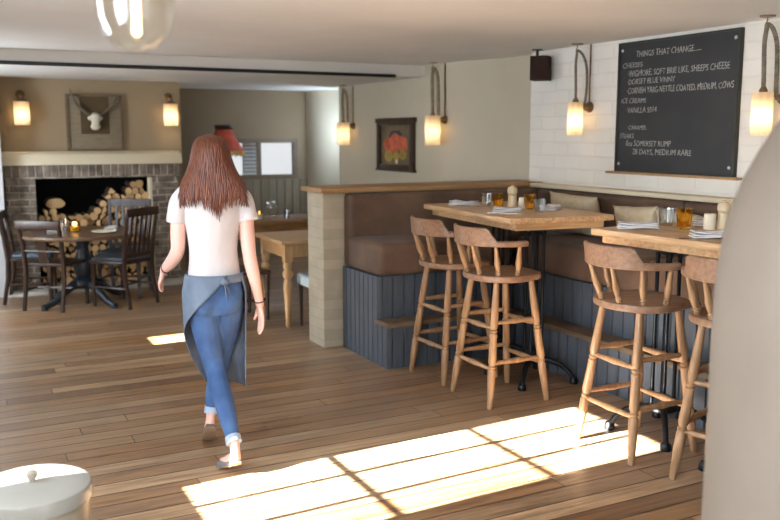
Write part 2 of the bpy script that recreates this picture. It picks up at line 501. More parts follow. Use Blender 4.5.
# ------------------------------------------------------------------ mesh helpers
class B:
    def __init__(self):
        self.bm = bmesh.new()
        self.mi = 0

    def _new(self, faces):
        for f in faces:
            f.material_index = self.mi
        return faces

    def box(self, lo, hi, mtx=None):
        (x0, y0, z0), (x1, y1, z1) = lo, hi
        vs = [Vector((x, y, z)) for x in (x0, x1) for y in (y0, y1) for z in (z0, z1)]
        if mtx:
            vs = [mtx @ v for v in vs]
        v = [self.bm.verts.new(p) for p in vs]
        self._new([self.bm.faces.new([v[i] for i in q]) for q in ((0, 1, 3, 2), (4, 6, 7, 5), (0, 4, 5, 1), (2, 3, 7, 6), (0, 2, 6, 4), (1, 5, 7, 3))])
        return self

    def cbox(self, c, s, mtx=None):
        return self.box([c[i] - s[i] / 2 for i in range(3)], [c[i] + s[i] / 2 for i in range(3)], mtx)

    def rings(self, rings, cap=True, closed=True):
        rv = [[self.bm.verts.new(p) for p in r] for r in rings]
        fs = []
        n = len(rv[0])
        for a, b in zip(rv[:-1], rv[1:]):
            for i in range(n if closed else n - 1):
                j = (i + 1) % n
                fs.append(self.bm.faces.new((a[i], a[j], b[j], b[i])))
        if cap and closed:
            fs.append(self.bm.faces.new(list(reversed(rv[0]))))
            fs.append(self.bm.faces.new(rv[-1]))
        self._new(fs)
        return self

    def tube(self, pts, rad, seg=10, cap=True, flat=None):
        """sweep a circle (or ellipse: flat=(a,b) factors) along points"""
        pts = [Vector(p) for p in pts]
        n = len(pts)
        if not hasattr(rad, '__len__'):
            rad = [rad] * n
        t0 = (pts[1] - pts[0]).normalized()
        ref = Vector((0, 0, 1)) if abs(t0.z) < 0.9 else Vector((1, 0, 0))
        u = t0.cross(ref).normalized()
        rings = []
        for i in range(n):
            t = (pts[min(i + 1, n - 1)] - pts[max(i - 1, 0)]).normalized()
            u = (u - t * u.dot(t)).normalized()
            w = t.cross(u)
            fa, fb = flat or (1, 1)
            rings.append([pts[i] + (u * math.cos(2 * PI * k / seg) * fa + w * math.sin(2 * PI * k / seg) * fb) * rad[i] for k in range(seg)])
        return self.rings(rings, cap)

    def lathe(self, prof, seg=20, mtx=None, cap=True):
        rings = []
        for r, z in prof:
            ring = [Vector((max(r, 1e-4) * math.cos(2 * PI * k / seg), max(r, 1e-4) * math.sin(2 * PI * k / seg), z)) for k in range(seg)]
            rings.append([mtx @ v for v in ring] if mtx else ring)
        return self.rings(rings, cap)

    def turned(self, a, b, prof, seg=12):
        """lathe between two points, prof = [(t, r)]"""
        a, b = Vector(a), Vector(b)
        q = (b - a).to_track_quat('Z', 'Y').to_matrix().to_4x4()
        ln = (b - a).length
        return self.lathe([(r, t * ln) for t, r in prof], seg, Matrix.Translation(a) @ q)

    def prism(self, out, z0, z1, mtx=None):
        r0 = [Vector((x, y, z0)) for x, y in out]
        r1 = [Vector((x, y, z1)) for x, y in out]
        if mtx:
            r0 = [mtx @ v for v in r0]
            r1 = [mtx @ v for v in r1]
        return self.rings([r0, r1])

    def surf(self, fn, nu, nv):
        g = [[self.bm.verts.new(fn(i / nu, j / nv)) for j in range(nv + 1)] for i in range(nu + 1)]
        self._new([self.bm.faces.new((g[i][j], g[i + 1][j], g[i + 1][j + 1], g[i][j + 1])) for i in range(nu) for j in range(nv)])
        return self

    def ball(self, c, r, seg=16, sc=(1, 1, 1)):
        prof = [(r * math.sin(PI * k / 10), -r * math.cos(PI * k / 10)) for k in range(11)]
        return self.lathe(prof, seg, Matrix.Translation(c) @ Matrix.Diagonal((*sc, 1)))

    def bevel(self, w, seg=2, ang=0.5):
        bmesh.ops.recalc_face_normals(self.bm, faces=self.bm.faces)
        es = [e for e in self.bm.edges if len(e.link_faces) == 2 and e.calc_face_angle(0) > ang]
        bmesh.ops.bevel(self.bm, geom=es, offset=w, segments=seg, affect='EDGES', profile=0.6, clamp_overlap=True)
        return self

    def build(self, name, m, parent=None, loc=None, rot=None, sharp=0.7):
        bm = self.bm
        bmesh.ops.recalc_face_normals(bm, faces=bm.faces)
        for f in bm.faces:
            f.smooth = True
        for e in bm.edges:
            e.smooth = not (len(e.link_faces) == 2 and e.calc_face_angle(0) > sharp)
        me = bpy.data.meshes.new(name)
        bm.to_mesh(me)
        bm.free()
        for x in (m if isinstance(m, (list, tuple)) else [m]):
            me.materials.append(x)
        o = bpy.data.objects.new(name, me)
        C.objects.link(o)
        o.parent = parent
        if loc:
            o.location = loc
        if rot:
            o.rotation_euler = rot
        return o


def solid(o, t, off=0):
    md = o.modifiers.new('thickness', 'SOLIDIFY')
    md.thickness, md.offset = t, off
    return o


def subs(o, n=2):
    md = o.modifiers.new('subdivision', 'SUBSURF')
    md.levels = md.render_levels = n
    return o


def remesh(o, vox, smooth=6):
    md = o.modifiers.new('remesh', 'REMESH')
    md.mode = 'VOXEL'
    md.voxel_size = vox
    md.use_smooth_shade = True
    if smooth:
        s = o.modifiers.new('smooth', 'SMOOTH')
        s.iterations = smooth
        s.factor = 0.5
    dg = bpy.context.evaluated_depsgraph_get()
    ev = o.evaluated_get(dg)
    me = bpy.data.meshes.new_from_object(ev)
    mats = [x for x in o.data.materials]
    o.modifiers.clear()
    o.data = me
    if not me.materials:
        for x in mats:
            me.materials.append(x)
    for p in me.polygons:
        p.use_smooth = True
    return o


def tag(o, label, cat, group=None):
    o['label'] = label
    o['category'] = cat
    if group:
        o['group'] = group
    return o


def thing(name, label, cat, loc=(0, 0, 0), rz=0.0, group=None):
    o = bpy.data.objects.new(name, None)
    o.empty_display_size = 0.1
    C.objects.link(o)
    o.location = loc
    o.rotation_euler = (0, 0, rz)
    return tag(o, label, cat, group)


def struct(o):
    o['kind'] = 'structure'
    return o


def dup(root, loc, rz, label):
    def cp(o, parent):
        c = o.copy()
        C.objects.link(c)
        c.parent = parent
        for ch in o.children:
            cp(ch, c)
        return c
    r = cp(root, None)
    r.location = loc
    r.rotation_euler = (root.rotation_euler[0], root.rotation_euler[1], rz)
    r['label'] = label
    return r


def boards(b, p0, d, nrm, width, z0, z1, pitch=0.085, t=0.018):
    """tongue and groove boards along direction d, standing off in nrm"""
    d, nrm, p0 = Vector(d), Vector(nrm), Vector(p0)
    n = max(1, round(width / pitch))
    w = width / n
    g = 0.007
    pts = []
    for i in range(n):
        s = i * w
        pts += [(s, 0.002), (s + g * 0.5, 0.002), (s + g, t), (s + w - g, t), (s + w - g * 0.5, 0.002)]
    pts.append((width, 0.002))
    pts += [(width, -t), (0, -t)]
    lo = [p0 + d * a + nrm * c + Vector((0, 0, z0)) for a, c in pts]
    hi = [p0 + d * a + nrm * c + Vector((0, 0, z1)) for a, c in pts]
    b.rings([lo, hi])
    return b


# ------------------------------------------------------------------ room shell
b = B()
b.box((-1.3, -1.8, -0.12), (5.1, 11.4, 0))
struct(b.build('floor', M['floor']))

b = B()
b.box((-1.3, -1.8, 2.31), (5.1, 7.75, 2.5))
b.box((-1.3, 7.75, 2.2), (5.1, 11.4, 2.5))
struct(b.build('ceiling', M['ceiling']))
b = B()
b.box((-1.0, 7.715, 2.182), (4.05, 7.748, 2.212)).bevel(0.003)
struct(b.build('trim_1', M['black']))


def wall_with_openings(name, axis, c0, c1, a0, a1, z1, ops, m):
    """axis 'x': plane x in c0..c1 running along y; axis 'y': plane y in c0..c1 running along x"""
    b = B()

    def bx(s0, s1, za, zb):
        if s1 - s0 < 1e-4 or zb - za < 1e-4:
            return
        if axis == 'x':
            b.box((c0, s0, za), (c1, s1, zb))
        else:
            b.box((s0, c0, za), (s1, c1, zb))
    s = a0
    for o0, o1, za, zb in sorted(ops):
        bx(s, o0, 0, z1)
        bx(o0, o1, 0, za)
        bx(o0, o1, zb, z1)
        s = o1
    bx(s, a1, 0, z1)
    return struct(b.build(name, m))


def window(name, axis, c, s0, s1, z0, z1, nu, nv, fw_=0.035, bar=0.03, barz=0.04, m=None, d=0.05, bd=None):
    m = m or M['white_paint']

    def bx(b, sa, sb, za, zb, dd):
        if axis == 'x':
            b.box((c - dd / 2, sa, za), (c + dd / 2, sb, zb))
        else:
            b.box((sa, c - dd / 2, za), (sb, c + dd / 2, zb))
    b = B()
    bx(b, s0, s1, z0, z0 + fw_, d)
    bx(b, s0, s1, z1 - fw_, z1, d)
    bx(b, s0, s0 + fw_, z0 + fw_, z1 - fw_, d)
    bx(b, s1 - fw_, s1, z0 + fw_, z1 - fw_, d)
    for i in range(1, nu):
        q = s0 + (s1 - s0) * i / nu
        bx(b, q - bar / 2, q + bar / 2, z0 + fw_, z1 - fw_, bd or d * 0.7)
    for j in range(1, nv):
        q = z0 + (z1 - z0) * j / nv
        bx(b, s0 + fw_, s1 - fw_, q - barz / 2, q + barz / 2, bd or d * 0.7)
    o = struct(b.build(name, m))
    g = B()
    bx(g, s0 + fw_ * 0.7, s1 - fw_ * 0.7, z0 + fw_ * 0.7, z1 - fw_ * 0.7, 0.006)
    g.build('pane', M['pane'], o)
    return o


# left wall: sun window, front window, slit window, far window
wall_with_openings('wall_left', 'x', -1.14, -1.0, -1.8, 9.38, 2.5,
                   [(2.95, 3.78, 0.86, 2.05), (0.2, 1.6, 0.85, 2.05), (6.55, 6.86, 1.10, 1.50), (7.55, 8.7, 0.85, 2.0)], M['plaster_side'])
window('window_1', 'x', -1.06, 2.95, 3.78, 0.86, 2.05, 3, 3, bar=0.03, barz=0.02, bd=0.022)
window('window_2', 'x', -1.06, 0.2, 1.6, 0.85, 2.05, 3, 2)
window('window_3', 'x', -1.06, 6.55, 6.86, 1.10, 1.50, 1, 1, fw_=0.02)
window('window_4', 'x', -1.06, 7.55, 8.7, 0.85, 2.0, 3, 2)
# short return of the left wall beside the fireplace
b = B()
b.box((-1.14, 9.38, 0), (0.525, 9.52, 2.4)).bevel(0.01)
struct(b.build('wall_left_return', M['white_paint']))
b = B()
b.box((0.33, 9.52, 0), (0.47, 10.4, 2.4))
struct(b.build('wall_left_far', M['plaster']))
# wall behind the camera with a wide window
wall_with_openings('wall_back', 'y', -1.8, -1.6, -1.3, 5.1, 2.5, [(-0.5, 2.9, 0.75, 2.1)], M['plaster_side'])
window('window_5', 'y', -1.7, -0.5, 2.9, 0.75, 2.1, 5, 2)
# unseen walls added to keep the sun out of two left windows
b = B()
b.box((-3.2, -3.0, 0), (-3.0, 2.2, 4.5))
struct(b.build('wall_sun_block', M['cream_trim']))
b = B()
b.box((-3.2, 7.3, 0), (-3.0, 10.0, 4.5))
struct(b.build('wall_sun_block_far', M['cream_trim']))
# right wall, chalkboard stretch
b = B()
b.box((4.5, -1.8, 0), (4.75, 6.1, 2.4))
struct(b.build('wall_right', M['white_brick']))
# right wall beyond, with two deep window alcoves
alc = [(4.5, 6.1), (4.58, 6.18), (4.61, 6.28), (4.61, 6.62), (4.59, 6.74), (4.555, 6.84), (4.51, 6.92), (4.46, 7.0), (4.425, 7.1), (4.4, 7.25),
       (4.4, 9.9), (4.72, 10.0), (4.72, 10.36), (4.68, 10.46), (4.6, 10.56), (4.51, 10.67), (4.44, 10.8), (4.41, 10.92), (4.4, 11.2)]
b = B()
full = alc + [(5.05, 11.2), (5.05, 6.1)]
b.prism(full, 0, 1.15)
b.prism(full, 2.05, 2.4)
for part in (alc[:12] + [(5.05, 10.0), (5.05, 6.1)], alc[12:] + [(5.05, 11.2), (5.05, 10.36)]):
    b.prism(part, 1.15, 2.05)
struct(b.build('wall_right_far', M['plaster_side'], sharp=0.9))
window('window_6', 'x', 4.78, 10.0, 10.36, 1.15, 2.05, 1, 2)
# fireplace wall, opening left for the firebox
wall_with_openings('wall_fireplace', 'y', 9.75, 9.95, 0.47, 2.4, 2.3, [(0.8, 2.06, 0, 1.24)], M['plaster'])
b = B()
b.box((2.2, 9.95, 0), (2.4, 11.2, 2.3))
struct(b.build('wall_recess', M['plaster']))
# far wall with the inner window
wall_with_openings('wall_far', 'y', 11.0, 11.16, 2.4, 4.4, 2.4, [(3.2, 4.27, 1.04, 1.57)], M['plaster_shaded'])
window('window_7', 'y', 11.03, 3.2, 4.27, 1.04, 1.57, 2, 1, fw_=0.055, bar=0.05, m=M['win_wood'], d=0.09)
b = B()
boards(b, (2.4, 10.985, 0), (1, 0, 0), (0, -1, 0), 2.0, 0, 1.03, 0.11)
struct(b.build('trim_2', M['taupe_panel']))
b = B()
for i in range(9):
    b.box((3.62, 11.302, 1.09 + i * 0.05), (3.80, 11.306, 1.09 + i * 0.05 + 0.018))
nb = B()
nb.box((3.60, 11.306, 1.04), (3.82, 11.32, 1.56))
nb.box((3.68, 11.321, 0), (3.74, 11.36, 1.5))
o = tag(nb.build('notice_board', M['poster']), 'grey notice seen through the left pane of the far window', 'notice board')
b.build('notice_lines', M['white_paint'], o)
# bell-shaped plaster chimney in the right foreground
b = B()
prof = [(0.90, 0), (0.885, 0.3), (0.868, 0.583), (0.866, 0.863), (0.869, 1.056), (0.867, 1.217), (0.858, 1.323), (0.842, 1.415), (0.814, 1.505),
        (0.777, 1.582), (0.742, 1.645), (0.703, 1.712), (0.61, 1.88), (0.51, 2.08), (0.42, 2.32)]
b.lathe(prof, 72, Matrix.Translation((2.355, 0.945, 0)))
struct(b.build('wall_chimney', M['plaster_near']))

# partition: brick pillar, stud wall, oak cap
b = B()
b.box((2.51, 5.96, 0), (2.69, 6.27, 1.19)).bevel(0.012)
struct(b.build('wall_partition_pillar', M['pillar_brick']))
b = B()
b.box((2.69, 5.985, 0), (4.56, 6.25, 1.19))
struct(b.build('wall_partition', M['plaster_side']))
b = B()
b.box((2.475, 5.9, 1.19), (4.56, 6.32, 1.228)).bevel(0.006)
struct(b.build('trim_3', M['cap_oak']))
b = B()
b.box((4.36, 1.0, 1.19), (4.5, 5.9, 1.222)).bevel(0.006)
struct(b.build('trim_4', M['cream_trim']))


# ------------------------------------------------------------------ banquette benches
def cushion_box(lo, hi, r=0.045, mtx=None):
    b = B()
    b.box(lo, hi).bevel(r, 4)
    return b


bn = thing('banquette_bench', 'brown suede bench along the low partition, slate blue boarded base with end panel', 'bench', (2.68, 5.2, 0))
b = B()
boards(b, (0.0, 0.15, 0), (0, 1, 0), (-1, 0, 0), 0.60, 0, 0.63, 0.075)
boards(b, (0.0, 0.0, 0), (0, 1, 0), (-1, 0, 0), 0.15, 0, 0.295, 0.075)
b.build('end_panel', M['panel'], bn)
b = B()
boards(b, (0.02, 0.17, 0), (1, 0, 0), (0, -1, 0), 1.14, 0.3, 0.63, 0.09)
boards(b, (0.02, 0.015, 0), (1, 0, 0), (0, -1, 0), 0.94, 0.0, 0.295, 0.09)
b.build('front_panelling', M['panel'], bn)
b = B()
b.box((-0.025, -0.02, 0.295), (0.96, 0.19, 0.33)).bevel(0.006)
b.build('step_tread', M['step_wood'], bn)
cushion_box((-0.01, 0.13, 0.63), (1.13, 0.68, 0.865), 0.055).build('seat_cushion', M['suede'], bn)
cushion_box((0.0, 0.62, 0.63), (1.80, 0.77, 1.185), 0.04).build('back_cushion', M['suede'], bn)

bw = thing('banquette_bench', 'brown suede bench along the chalkboard wall, slate blue boarded base and wooden step', 'bench', (3.66, 1.2, 0))
b = B()
boards(b, (0.17, 0.0, 0), (0, 1, 0), (-1, 0, 0), 4.14, 0.3, 0.63, 0.1)
boards(b, (0.015, 0.0, 0), (0, 1, 0), (-1, 0, 0), 3.98, 0.0, 0.295, 0.1)
b.build('front_panelling', M['panel'], bw)
b = B()
b.box((-0.02, 0.0, 0.295), (0.19, 3.965, 0.33)).bevel(0.006)
b.build('step_tread', M['step_wood'], bw)
for y0, y1 in ((0.0, 1.37), (1.375, 2.75), (2.755, 4.125)):
    cushion_box((0.15, y0, 0.63), (0.75, y1, 0.865), 0.055).build('seat_cushion', M['suede'], bw)
for y0, y1 in ((0.0, 1.5), (1.505, 3.0), (3.005, 4.60)):
    cushion_box((0.70, y0, 0.866 if y1 > 4.2 else 0.63), (0.82, y1, 1.185), 0.04).build('back_cushion', M['suede'], bw)


# ------------------------------------------------------------------ bar stools
def make_stool(loc, rz, label):
    t = thing('bar_stool', label, 'bar stool', loc, rz, 'captain style wooden bar stools')
    # seat outline: rounded back, ogee shoulders, broad front
    out = []
    N = 40
    for k in range(N):
        a = 2 * PI * k / N
        c, s = math.cos(a), math.sin(a)
        rx, ry = (0.225, 0.235)
        p = 0.75 if c > 0 else 0.92
        x = rx * math.copysign(abs(c) ** p, c)
        y = ry * math.copysign(abs(s) ** p, s)
        if c > 0.1:
            y *= 1 - 0.10 * math.sin(min(1, (c - 0.1) / 0.5) * PI)
        out.append((x - 0.005, y))
    b = B()
    zr = []
    for f, z in ((0.93, 0.752), (0.985, 0.758), (1.0, 0.772), (0.985, 0.788), (0.94, 0.793), (0.7, 0.787), (0.35, 0.781), (0.02, 0.780)):
        zr.append([Vector((x * f, y * f, z)) for x, y in out])
    b.rings(zr)
    b.build('seat', M['stool_seat'], t)
    # horseshoe rail with raised crest, opening towards +x
    b = B()
    rings = []
    NA = 40
    for k in range(NA + 1):
        u = k / NA
        a = math.radians(82 + 196 * u)
        r = 0.252
        cx, cy = -0.03 + r * math.cos(a) * 0.98, r * math.sin(a)
        d = abs(u - 0.5) * 2
        if d < 0.42:
            zt = 1.083
        elif d < 0.56:
            q = (d - 0.42) / 0.14
            zt = 1.083 - (1.083 - 1.006) * (3 * q * q - 2 * q ** 3)
        else:
            zt = 1.006
        zb = 0.972
        w = 0.030 if d < 0.5 else 0.030 + 0.018 * min(1, (d - 0.5) / 0.4)
        if d > 0.95:
            w *= 0.75
        er = Vector((math.cos(a), math.sin(a), 0))
        c = Vector((cx, cy, 0))
        lean = 0.012 if d < 0.5 else 0
        tw = 0.020 if d < 0.42 else w * 0.85
        rings.append([c + er * (-w / 2) + Vector((0, 0, zb + 0.006)), c + er * (-w / 2 * 0.6) + Vector((0, 0, zb)), c + er * (w / 2 * 0.6) + Vector((0, 0, zb)), c + er * (w / 2) + Vector((0, 0, zb + 0.006)),
                      c + er * (w / 2) + Vector((0, 0, min(1.0, zt - 0.006))), c + er * (lean + tw / 2) + Vector((0, 0, zt - 0.005)), c + er * (lean + tw / 2 * 0.5) + Vector((0, 0, zt)),
                      c + er * (lean - tw / 2 * 0.5) + Vector((0, 0, zt)), c + er * (lean - tw / 2) + Vector((0, 0, zt - 0.005)), c + er * (-w / 2) + Vector((0, 0, min(1.0, zt - 0.006)))])
    b.rings(rings)
    b.build('back_rail', M['stool_seat'], t)
    sp = [(0, .011), (.07, .014), (.11, .0175), (.14, .012), (.18, .018), (.22, .012), (.3, .0155), (.46, .0195), (.6, .0155), (.9, .011), (1, .010)]
    for deg in (93, 127, 161, 199, 233, 267):
        a = math.radians(deg)
        lo = (-0.01 + 0.195 * math.cos(a), 0.2 * math.sin(a), 0.783)
        hi = (-0.03 + 0.25 * math.cos(a), 0.25 * math.sin(a), 0.98)
        b = B()
        b.turned(lo, hi, sp, 10)
        b.build('spindle', M['stool_wood'], t)
    lp = [(0, .0155), (.02, .017), (.2, .0235), (.295, .025), (.31, .018), (.325, .026), (.34, .018), (.365, .025), (.55, .022), (.58, .024), (.592, .017), (.606, .025), (.62, .017), (.645, .0245), (.85, .0205), (1, .016)]
    L = {}
    for sx in (-1, 1):
        for sy in (-1, 1):
            lo = Vector((sx * 0.21, sy * 0.21, 0))
            hi = Vector((sx * 0.125, sy * 0.135, 0.762))
            L[sx, sy] = (lo, hi)
            b = B()
            b.turned(lo, hi, lp, 12)
            b.build('leg', M['stool_wood'], t)

    def at(sx, sy, z):
        lo, hi = L[sx, sy]
        return lo.lerp(hi, z / 0.762)
    stp = [(0, .009), (.12, .0125), (.35, .0145), (.5, .0185), (.65, .0145), (.88, .0125), (1, .009)]
    for z in (0.235, 0.475):
        for s in (-1, 1):
            b = B()
            b.turned(at(-1, s, z + 0.035), at(1, s, z + 0.035), stp, 10)
            b.build('stretcher', M['stool_wood'], t)
            b = B()
            b.turned(at(s, -1, z), at(s, 1, z), stp, 10)
            b.build('stretcher', M['stool_wood'], t)
    return t


st = make_stool((3.015, 4.35, 0), 0.0, 'front bar stool of two at the left high table, wholly in view')
dup(st, (3.02, 4.91, 0), 0.03, 'bar stool at the left high table, behind another stool and beside the bench end')
dup(st, (3.15, 3.29, 0), -0.02, 'bar stool at the right high table standing on the edge of the sunlit floor')
dup(st, (3.26, 2.74, 0), 0.36, 'bar stool at the right high table half hidden by the plaster chimney')


# ------------------------------------------------------------------ high tables
def make_table(loc, rz, label, w, l, zt, pedestals):
    t = thing('high_table', label, 'table', loc, rz)
    b = B()
    n = 5
    for i in range(n):
        x0 = i * w / n
        b.box((x0, 0, zt - 0.036), (x0 + w / n - 0.0015, l, zt))
    b.bevel(0.004, 2)
    b.build('tabletop', M['oak_y'], t)
    b = B()
    for x0 in (0.06, w - 0.085):
        b.box((x0, 0.03, zt - 0.08), (x0 + 0.025, l - 0.03, zt - 0.0365))
    for y0 in (0.03, l - 0.055):
        b.box((0.085, y0, zt - 0.08), (w - 0.085, y0 + 0.025, zt - 0.0365))
    b.build('apron_frame', M['oak_x'], t)
    for cx, cy in pedestals:
        base = B()
        base.lathe([(0.075, 0.13), (0.085, 0.14), (0.085, 0.155), (0.06, 0.17), (0.05, 0.2), (0.045, 0.21)], 20, Matrix.Translation((cx, cy, 0)))
        base.build('pedestal_collar', M['iron'], t)
        base = B()
        base.lathe([(0.03, zt - 0.125), (0.06, zt - 0.11), (0.12, zt - 0.092), (0.12, zt - 0.081)], 20, Matrix.Translation((cx, cy, 0)))
        base.build('top_plate', M['iron'], t)
        for dx, dy in ((-0.04, -0.04), (0.04, -0.04), (-0.04, 0.04), (0.04, 0.04)):
            b = B()
            b.turned((cx + dx, cy + dy, 0.16), (cx + dx, cy + dy, zt - 0.09), [(0, .014), (.04, .014), (.06, .011), (.94, .011), (.96, .014), (1, .014)], 10)
            b.build('column_rod', M['iron'], t)
        for sx in (-1, 1):
            for sy in (-1, 1):
                b = B()
                pts = [(cx + sx * 0.03, cy + sy * 0.03, 0.145), (cx + sx * 0.08, cy + sy * 0.08, 0.145), (cx + sx * 0.135, cy + sy * 0.135, 0.12), (cx + sx * 0.175, cy + sy * 0.175, 0.075), (cx + sx * 0.192, cy + sy * 0.192, 0.03)]
                b.tube(pts, [0.02, 0.019, 0.017, 0.015, 0.016], 10)
                b.lathe([(0.027, 0), (0.03, 0.006), (0.028, 0.03), (0.018, 0.045)], 14, Matrix.Translation((cx + sx * 0.195, cy + sy * 0.195, 0)))
                b.build('base_foot', M['iron'], t)
    return t


ZT = 1.11
make_table((3.07, 4.34, 0), math.radians(-5), 'left high table, planked pale oak top on black iron columns', 0.77, 1.28, ZT, ((0.33, 0.24), (0.31, 0.655)))
make_table((3.275, 2.41, 0), math.radians(5), 'right high table, planked oak top on black iron columns beside the chimney', 0.80, 1.30, ZT, ((0.17, 0.27), (0.22, 0.94)))


def tumbler(name, x, y, z, r, h, m, label, fl=1.12, fluted=False, group=None):
    b = B()
    prof = [(r * 0.75, 0), (r * 0.86, 0.002), (r * 0.9, 0.01)]
    for k in range(5):
        q = k / 4
        prof.append((r * (0.9 + (fl - 0.9) * q), 0.012 + (h - 0.012) * q))
    prof += [(r * fl - 0.0025, h), (r * 0.9 - 0.0028, 0.016), (0.0005, 0.013)]
    seg = 24
    b.lathe(prof, seg)
    if fluted:
        for v in b.bm.verts:
            rr = math.hypot(v.co.x, v.co.y)
            if rr > r * 0.8 and 0.01 < v.co.z < h * 0.95:
                a = math.atan2(v.co.y, v.co.x)
                k = 1 + 0.035 * math.cos(a * 12)
                v.co.x *= k
                v.co.y *= k
    return tag(b.build(name, m, None, (x, y, z)), label, 'glass', group)


def mill(x, y, label):
    b = B()
    b.lathe([(0.030, 0), (0.031, 0.01), (0.029, 0.03), (0.026, 0.06), (0.027, 0.075), (0.0225, 0.081)], 20)
    o = tag(b.build('pepper_mill', M['mill'], None, (x, y, ZT)), label, 'pepper mill')
    b = B()
    b.lathe([(0.021, 0.081), (0.0285, 0.087), (0.031, 0.10), (0.030, 0.116), (0.022, 0.128), (0.012, 0.130), (0.012, 0.136), (0.004, 0.139)], 20)
    b.build('mill_head', M['mill'], o)
    o.scale = (1.15, 1.15, 1.14)
    return o


def candle_pot(x, y, label, r=0.026, h=0.07):
    b = B()
    b.lathe([(r, 0), (r * 1.04, 0.003), (r * 1.02, h * 0.9), (r * 0.95, h), (r * 0.5, h * 0.985), (0.001, h * 0.98)], 20)
    o = tag(b.build('ivory_candle', M['candle'], None, (x, y, ZT)), label, 'candle')
    b = B()
    b.turned((0, 0, h * 0.97), (0.002, 0, h + 0.012), [(0, .0015), (1, .001)], 6)
    b.build('wick', M['black_cord'], o)
    return o


def napkin(x, y, z, rz, label, sx=0.12, sy=0.20):
    t = thing('folded_napkin', label, 'napkin', (x, y, z), rz)
    b = B()

    def fold(k):
        hh = 0.005 + k * 0.011

        def fn(u, v):
            px = (u - 0.5) * sx * (1 - 0.05 * k)
            py = (v - 0.5) * sy * (1 - 0.03 * k)
            ed = min(u, 1 - u, v, 1 - v)
            zz = hh + 0.006 * noise.noise(Vector((px * 22 + k * 5 + x * 9, py * 22 + y * 7, 0))) * min(1, ed * 8) + 0.004 * math.sin(v * 5 + k)
            return Vector((px, py, max(0.0015 + k * 0.006, zz)))
        return fn
    for k in range(3):
        b.surf(fold(k), 10, 14)
    solid(b.build('cloth', M['napkin'], t), 0.004, 1)
    b = B()
    b.surf(lambda u, v: fold(2)(0.06 + 0.08 * u, v) + Vector((0, 0, 0.0052)), 2, 14)
    solid(b.build('border_stripe', M['napkin_stripe'], t), 0.0015, 1)
    return t


def cutlery(x, y, z, rz, label, kind):
    b = B()
    b.box((-0.006, -0.10, 0.0), (0.006, 0.01, 0.003))
    if kind == 'fork':
        b.prism([(-0.006, 0.01), (0.006, 0.01), (0.011, 0.04), (0.011, 0.055), (-0.011, 0.055), (-0.011, 0.04)], 0.0, 0.003)
        for k in range(4):
            b.box((-0.011 + k * 0.0062, 0.055, 0), (-0.0074 + k * 0.0062, 0.095, 0.003))
    else:
        b.prism([(-0.006, 0.01), (0.006, 0.01), (0.010, 0.06), (0.007, 0.10), (0.0, 0.112), (-0.006, 0.10)], 0.0, 0.0025)
    o = b.build('table_' + kind, M['cutlery'], None, (x, y, z), (0, 0, rz))
    return tag(o, label, kind)


napkin(3.370, 5.350, ZT, 0.5, 'folded white napkin at the far end of the left high table')
napkin(3.330, 4.740, ZT, 0.9, 'folded white napkin at the near left edge of the left high table')
napkin(3.690, 4.740, ZT, -0.9, 'folded white napkin at the right edge of the left high table', 0.11, 0.2)
cutlery(3.240, 4.680, ZT + 0.001, 0.9, 'steel fork beside the near left napkin on the left table', 'fork')
tumbler('glass_tumbler', 3.460, 5.190, ZT, 0.035, 0.095, M['clear'], 'clear tumbler farthest back on the left high table')
tumbler('glass_tumbler', 3.485, 5.080, ZT, 0.036, 0.10, M['amber'], 'amber tumbler beside the far clear tumbler on the left table', fluted=True)
candle_pot(3.540, 5.150, 'short ivory candle between tumbler and mill on the left table', 0.024, 0.045)
mill(3.570, 5.030, 'pale wooden pepper mill standing on the left high table')
candle_pot(3.605, 4.960, 'ivory pillar candle right of the pepper mill on the left table', 0.024, 0.075)
tumbler('glass_tumbler', 3.595, 4.860, ZT, 0.036, 0.105, M['amber'], 'amber tumbler beside the ivory pillar candle on the left table', fluted=True)
tumbler('glass_tumbler', 3.515, 4.640, ZT, 0.037, 0.085, M['clear'], 'clear tumbler near the front right edge of the left high table')

napkin(3.385, 3.580, ZT, 0.9, 'folded white napkin at the left end of the right table', 0.12, 0.22)
napkin(3.405, 3.080, ZT, 1.0, 'folded white napkin on the near edge of the right table', 0.12, 0.2)
napkin(3.835, 3.520, ZT, -1.0, 'folded white napkin at the far side of the right table', 0.1, 0.18)
tumbler('glass_tumbler', 3.635, 3.620, ZT, 0.042, 0.10, M['clear'], 'clear cut tumbler in front of the patterned cushion on the right table', fluted=True)
tumbler('glass_tumbler', 3.575, 3.430, ZT, 0.040, 0.115, M['amber'], 'fluted amber tumbler standing alone on the right high table', fluted=True)
candle_pot(3.705, 3.370, 'ivory pillar candle left of the mills on the right table', 0.032, 0.085)
mill(3.775, 3.340, 'left one of two pale wooden mills on the right table')
mill(3.905, 3.400, 'right one of two pale wooden mills, partly behind the plaster chimney')
cutlery(3.305, 3.070, ZT + 0.001, 1.0, 'steel fork on the near edge of the right table', 'fork')


# ------------------------------------------------------------------ cushions on the wall bench
def cushion(loc, rot, w, h, d, m, label, ears=True):
    b = B()

    def side(sg):
        def fn(u, v):
            a, c = u * 2 - 1, v * 2 - 1
            pin = 0.10 * (1 - abs(c) ** 2) * abs(a) ** 3
            pin2 = 0.10 * (1 - abs(a) ** 2) * abs(c) ** 3
            x = a * w / 2 * (1 - pin)
            z = c * h / 2 * (1 - pin2)
            th = d / 2 * (max(0, (1 - a ** 4)) * max(0, (1 - c ** 4))) ** 0.55
            return Vector((x, sg * th + 0.008 * noise.noise(Vector((x * 9, z * 9, sg * 3.0 + w))), z))
        return fn
    b.surf(side(1), 16, 16)
    b.surf(side(-1), 16, 16)
    bmesh.ops.remove_doubles(b.bm, verts=b.bm.verts, dist=0.012)
    o = tag(b.build('cushion', m, None, loc, rot, sharp=1.5), label, 'cushion')
    return o


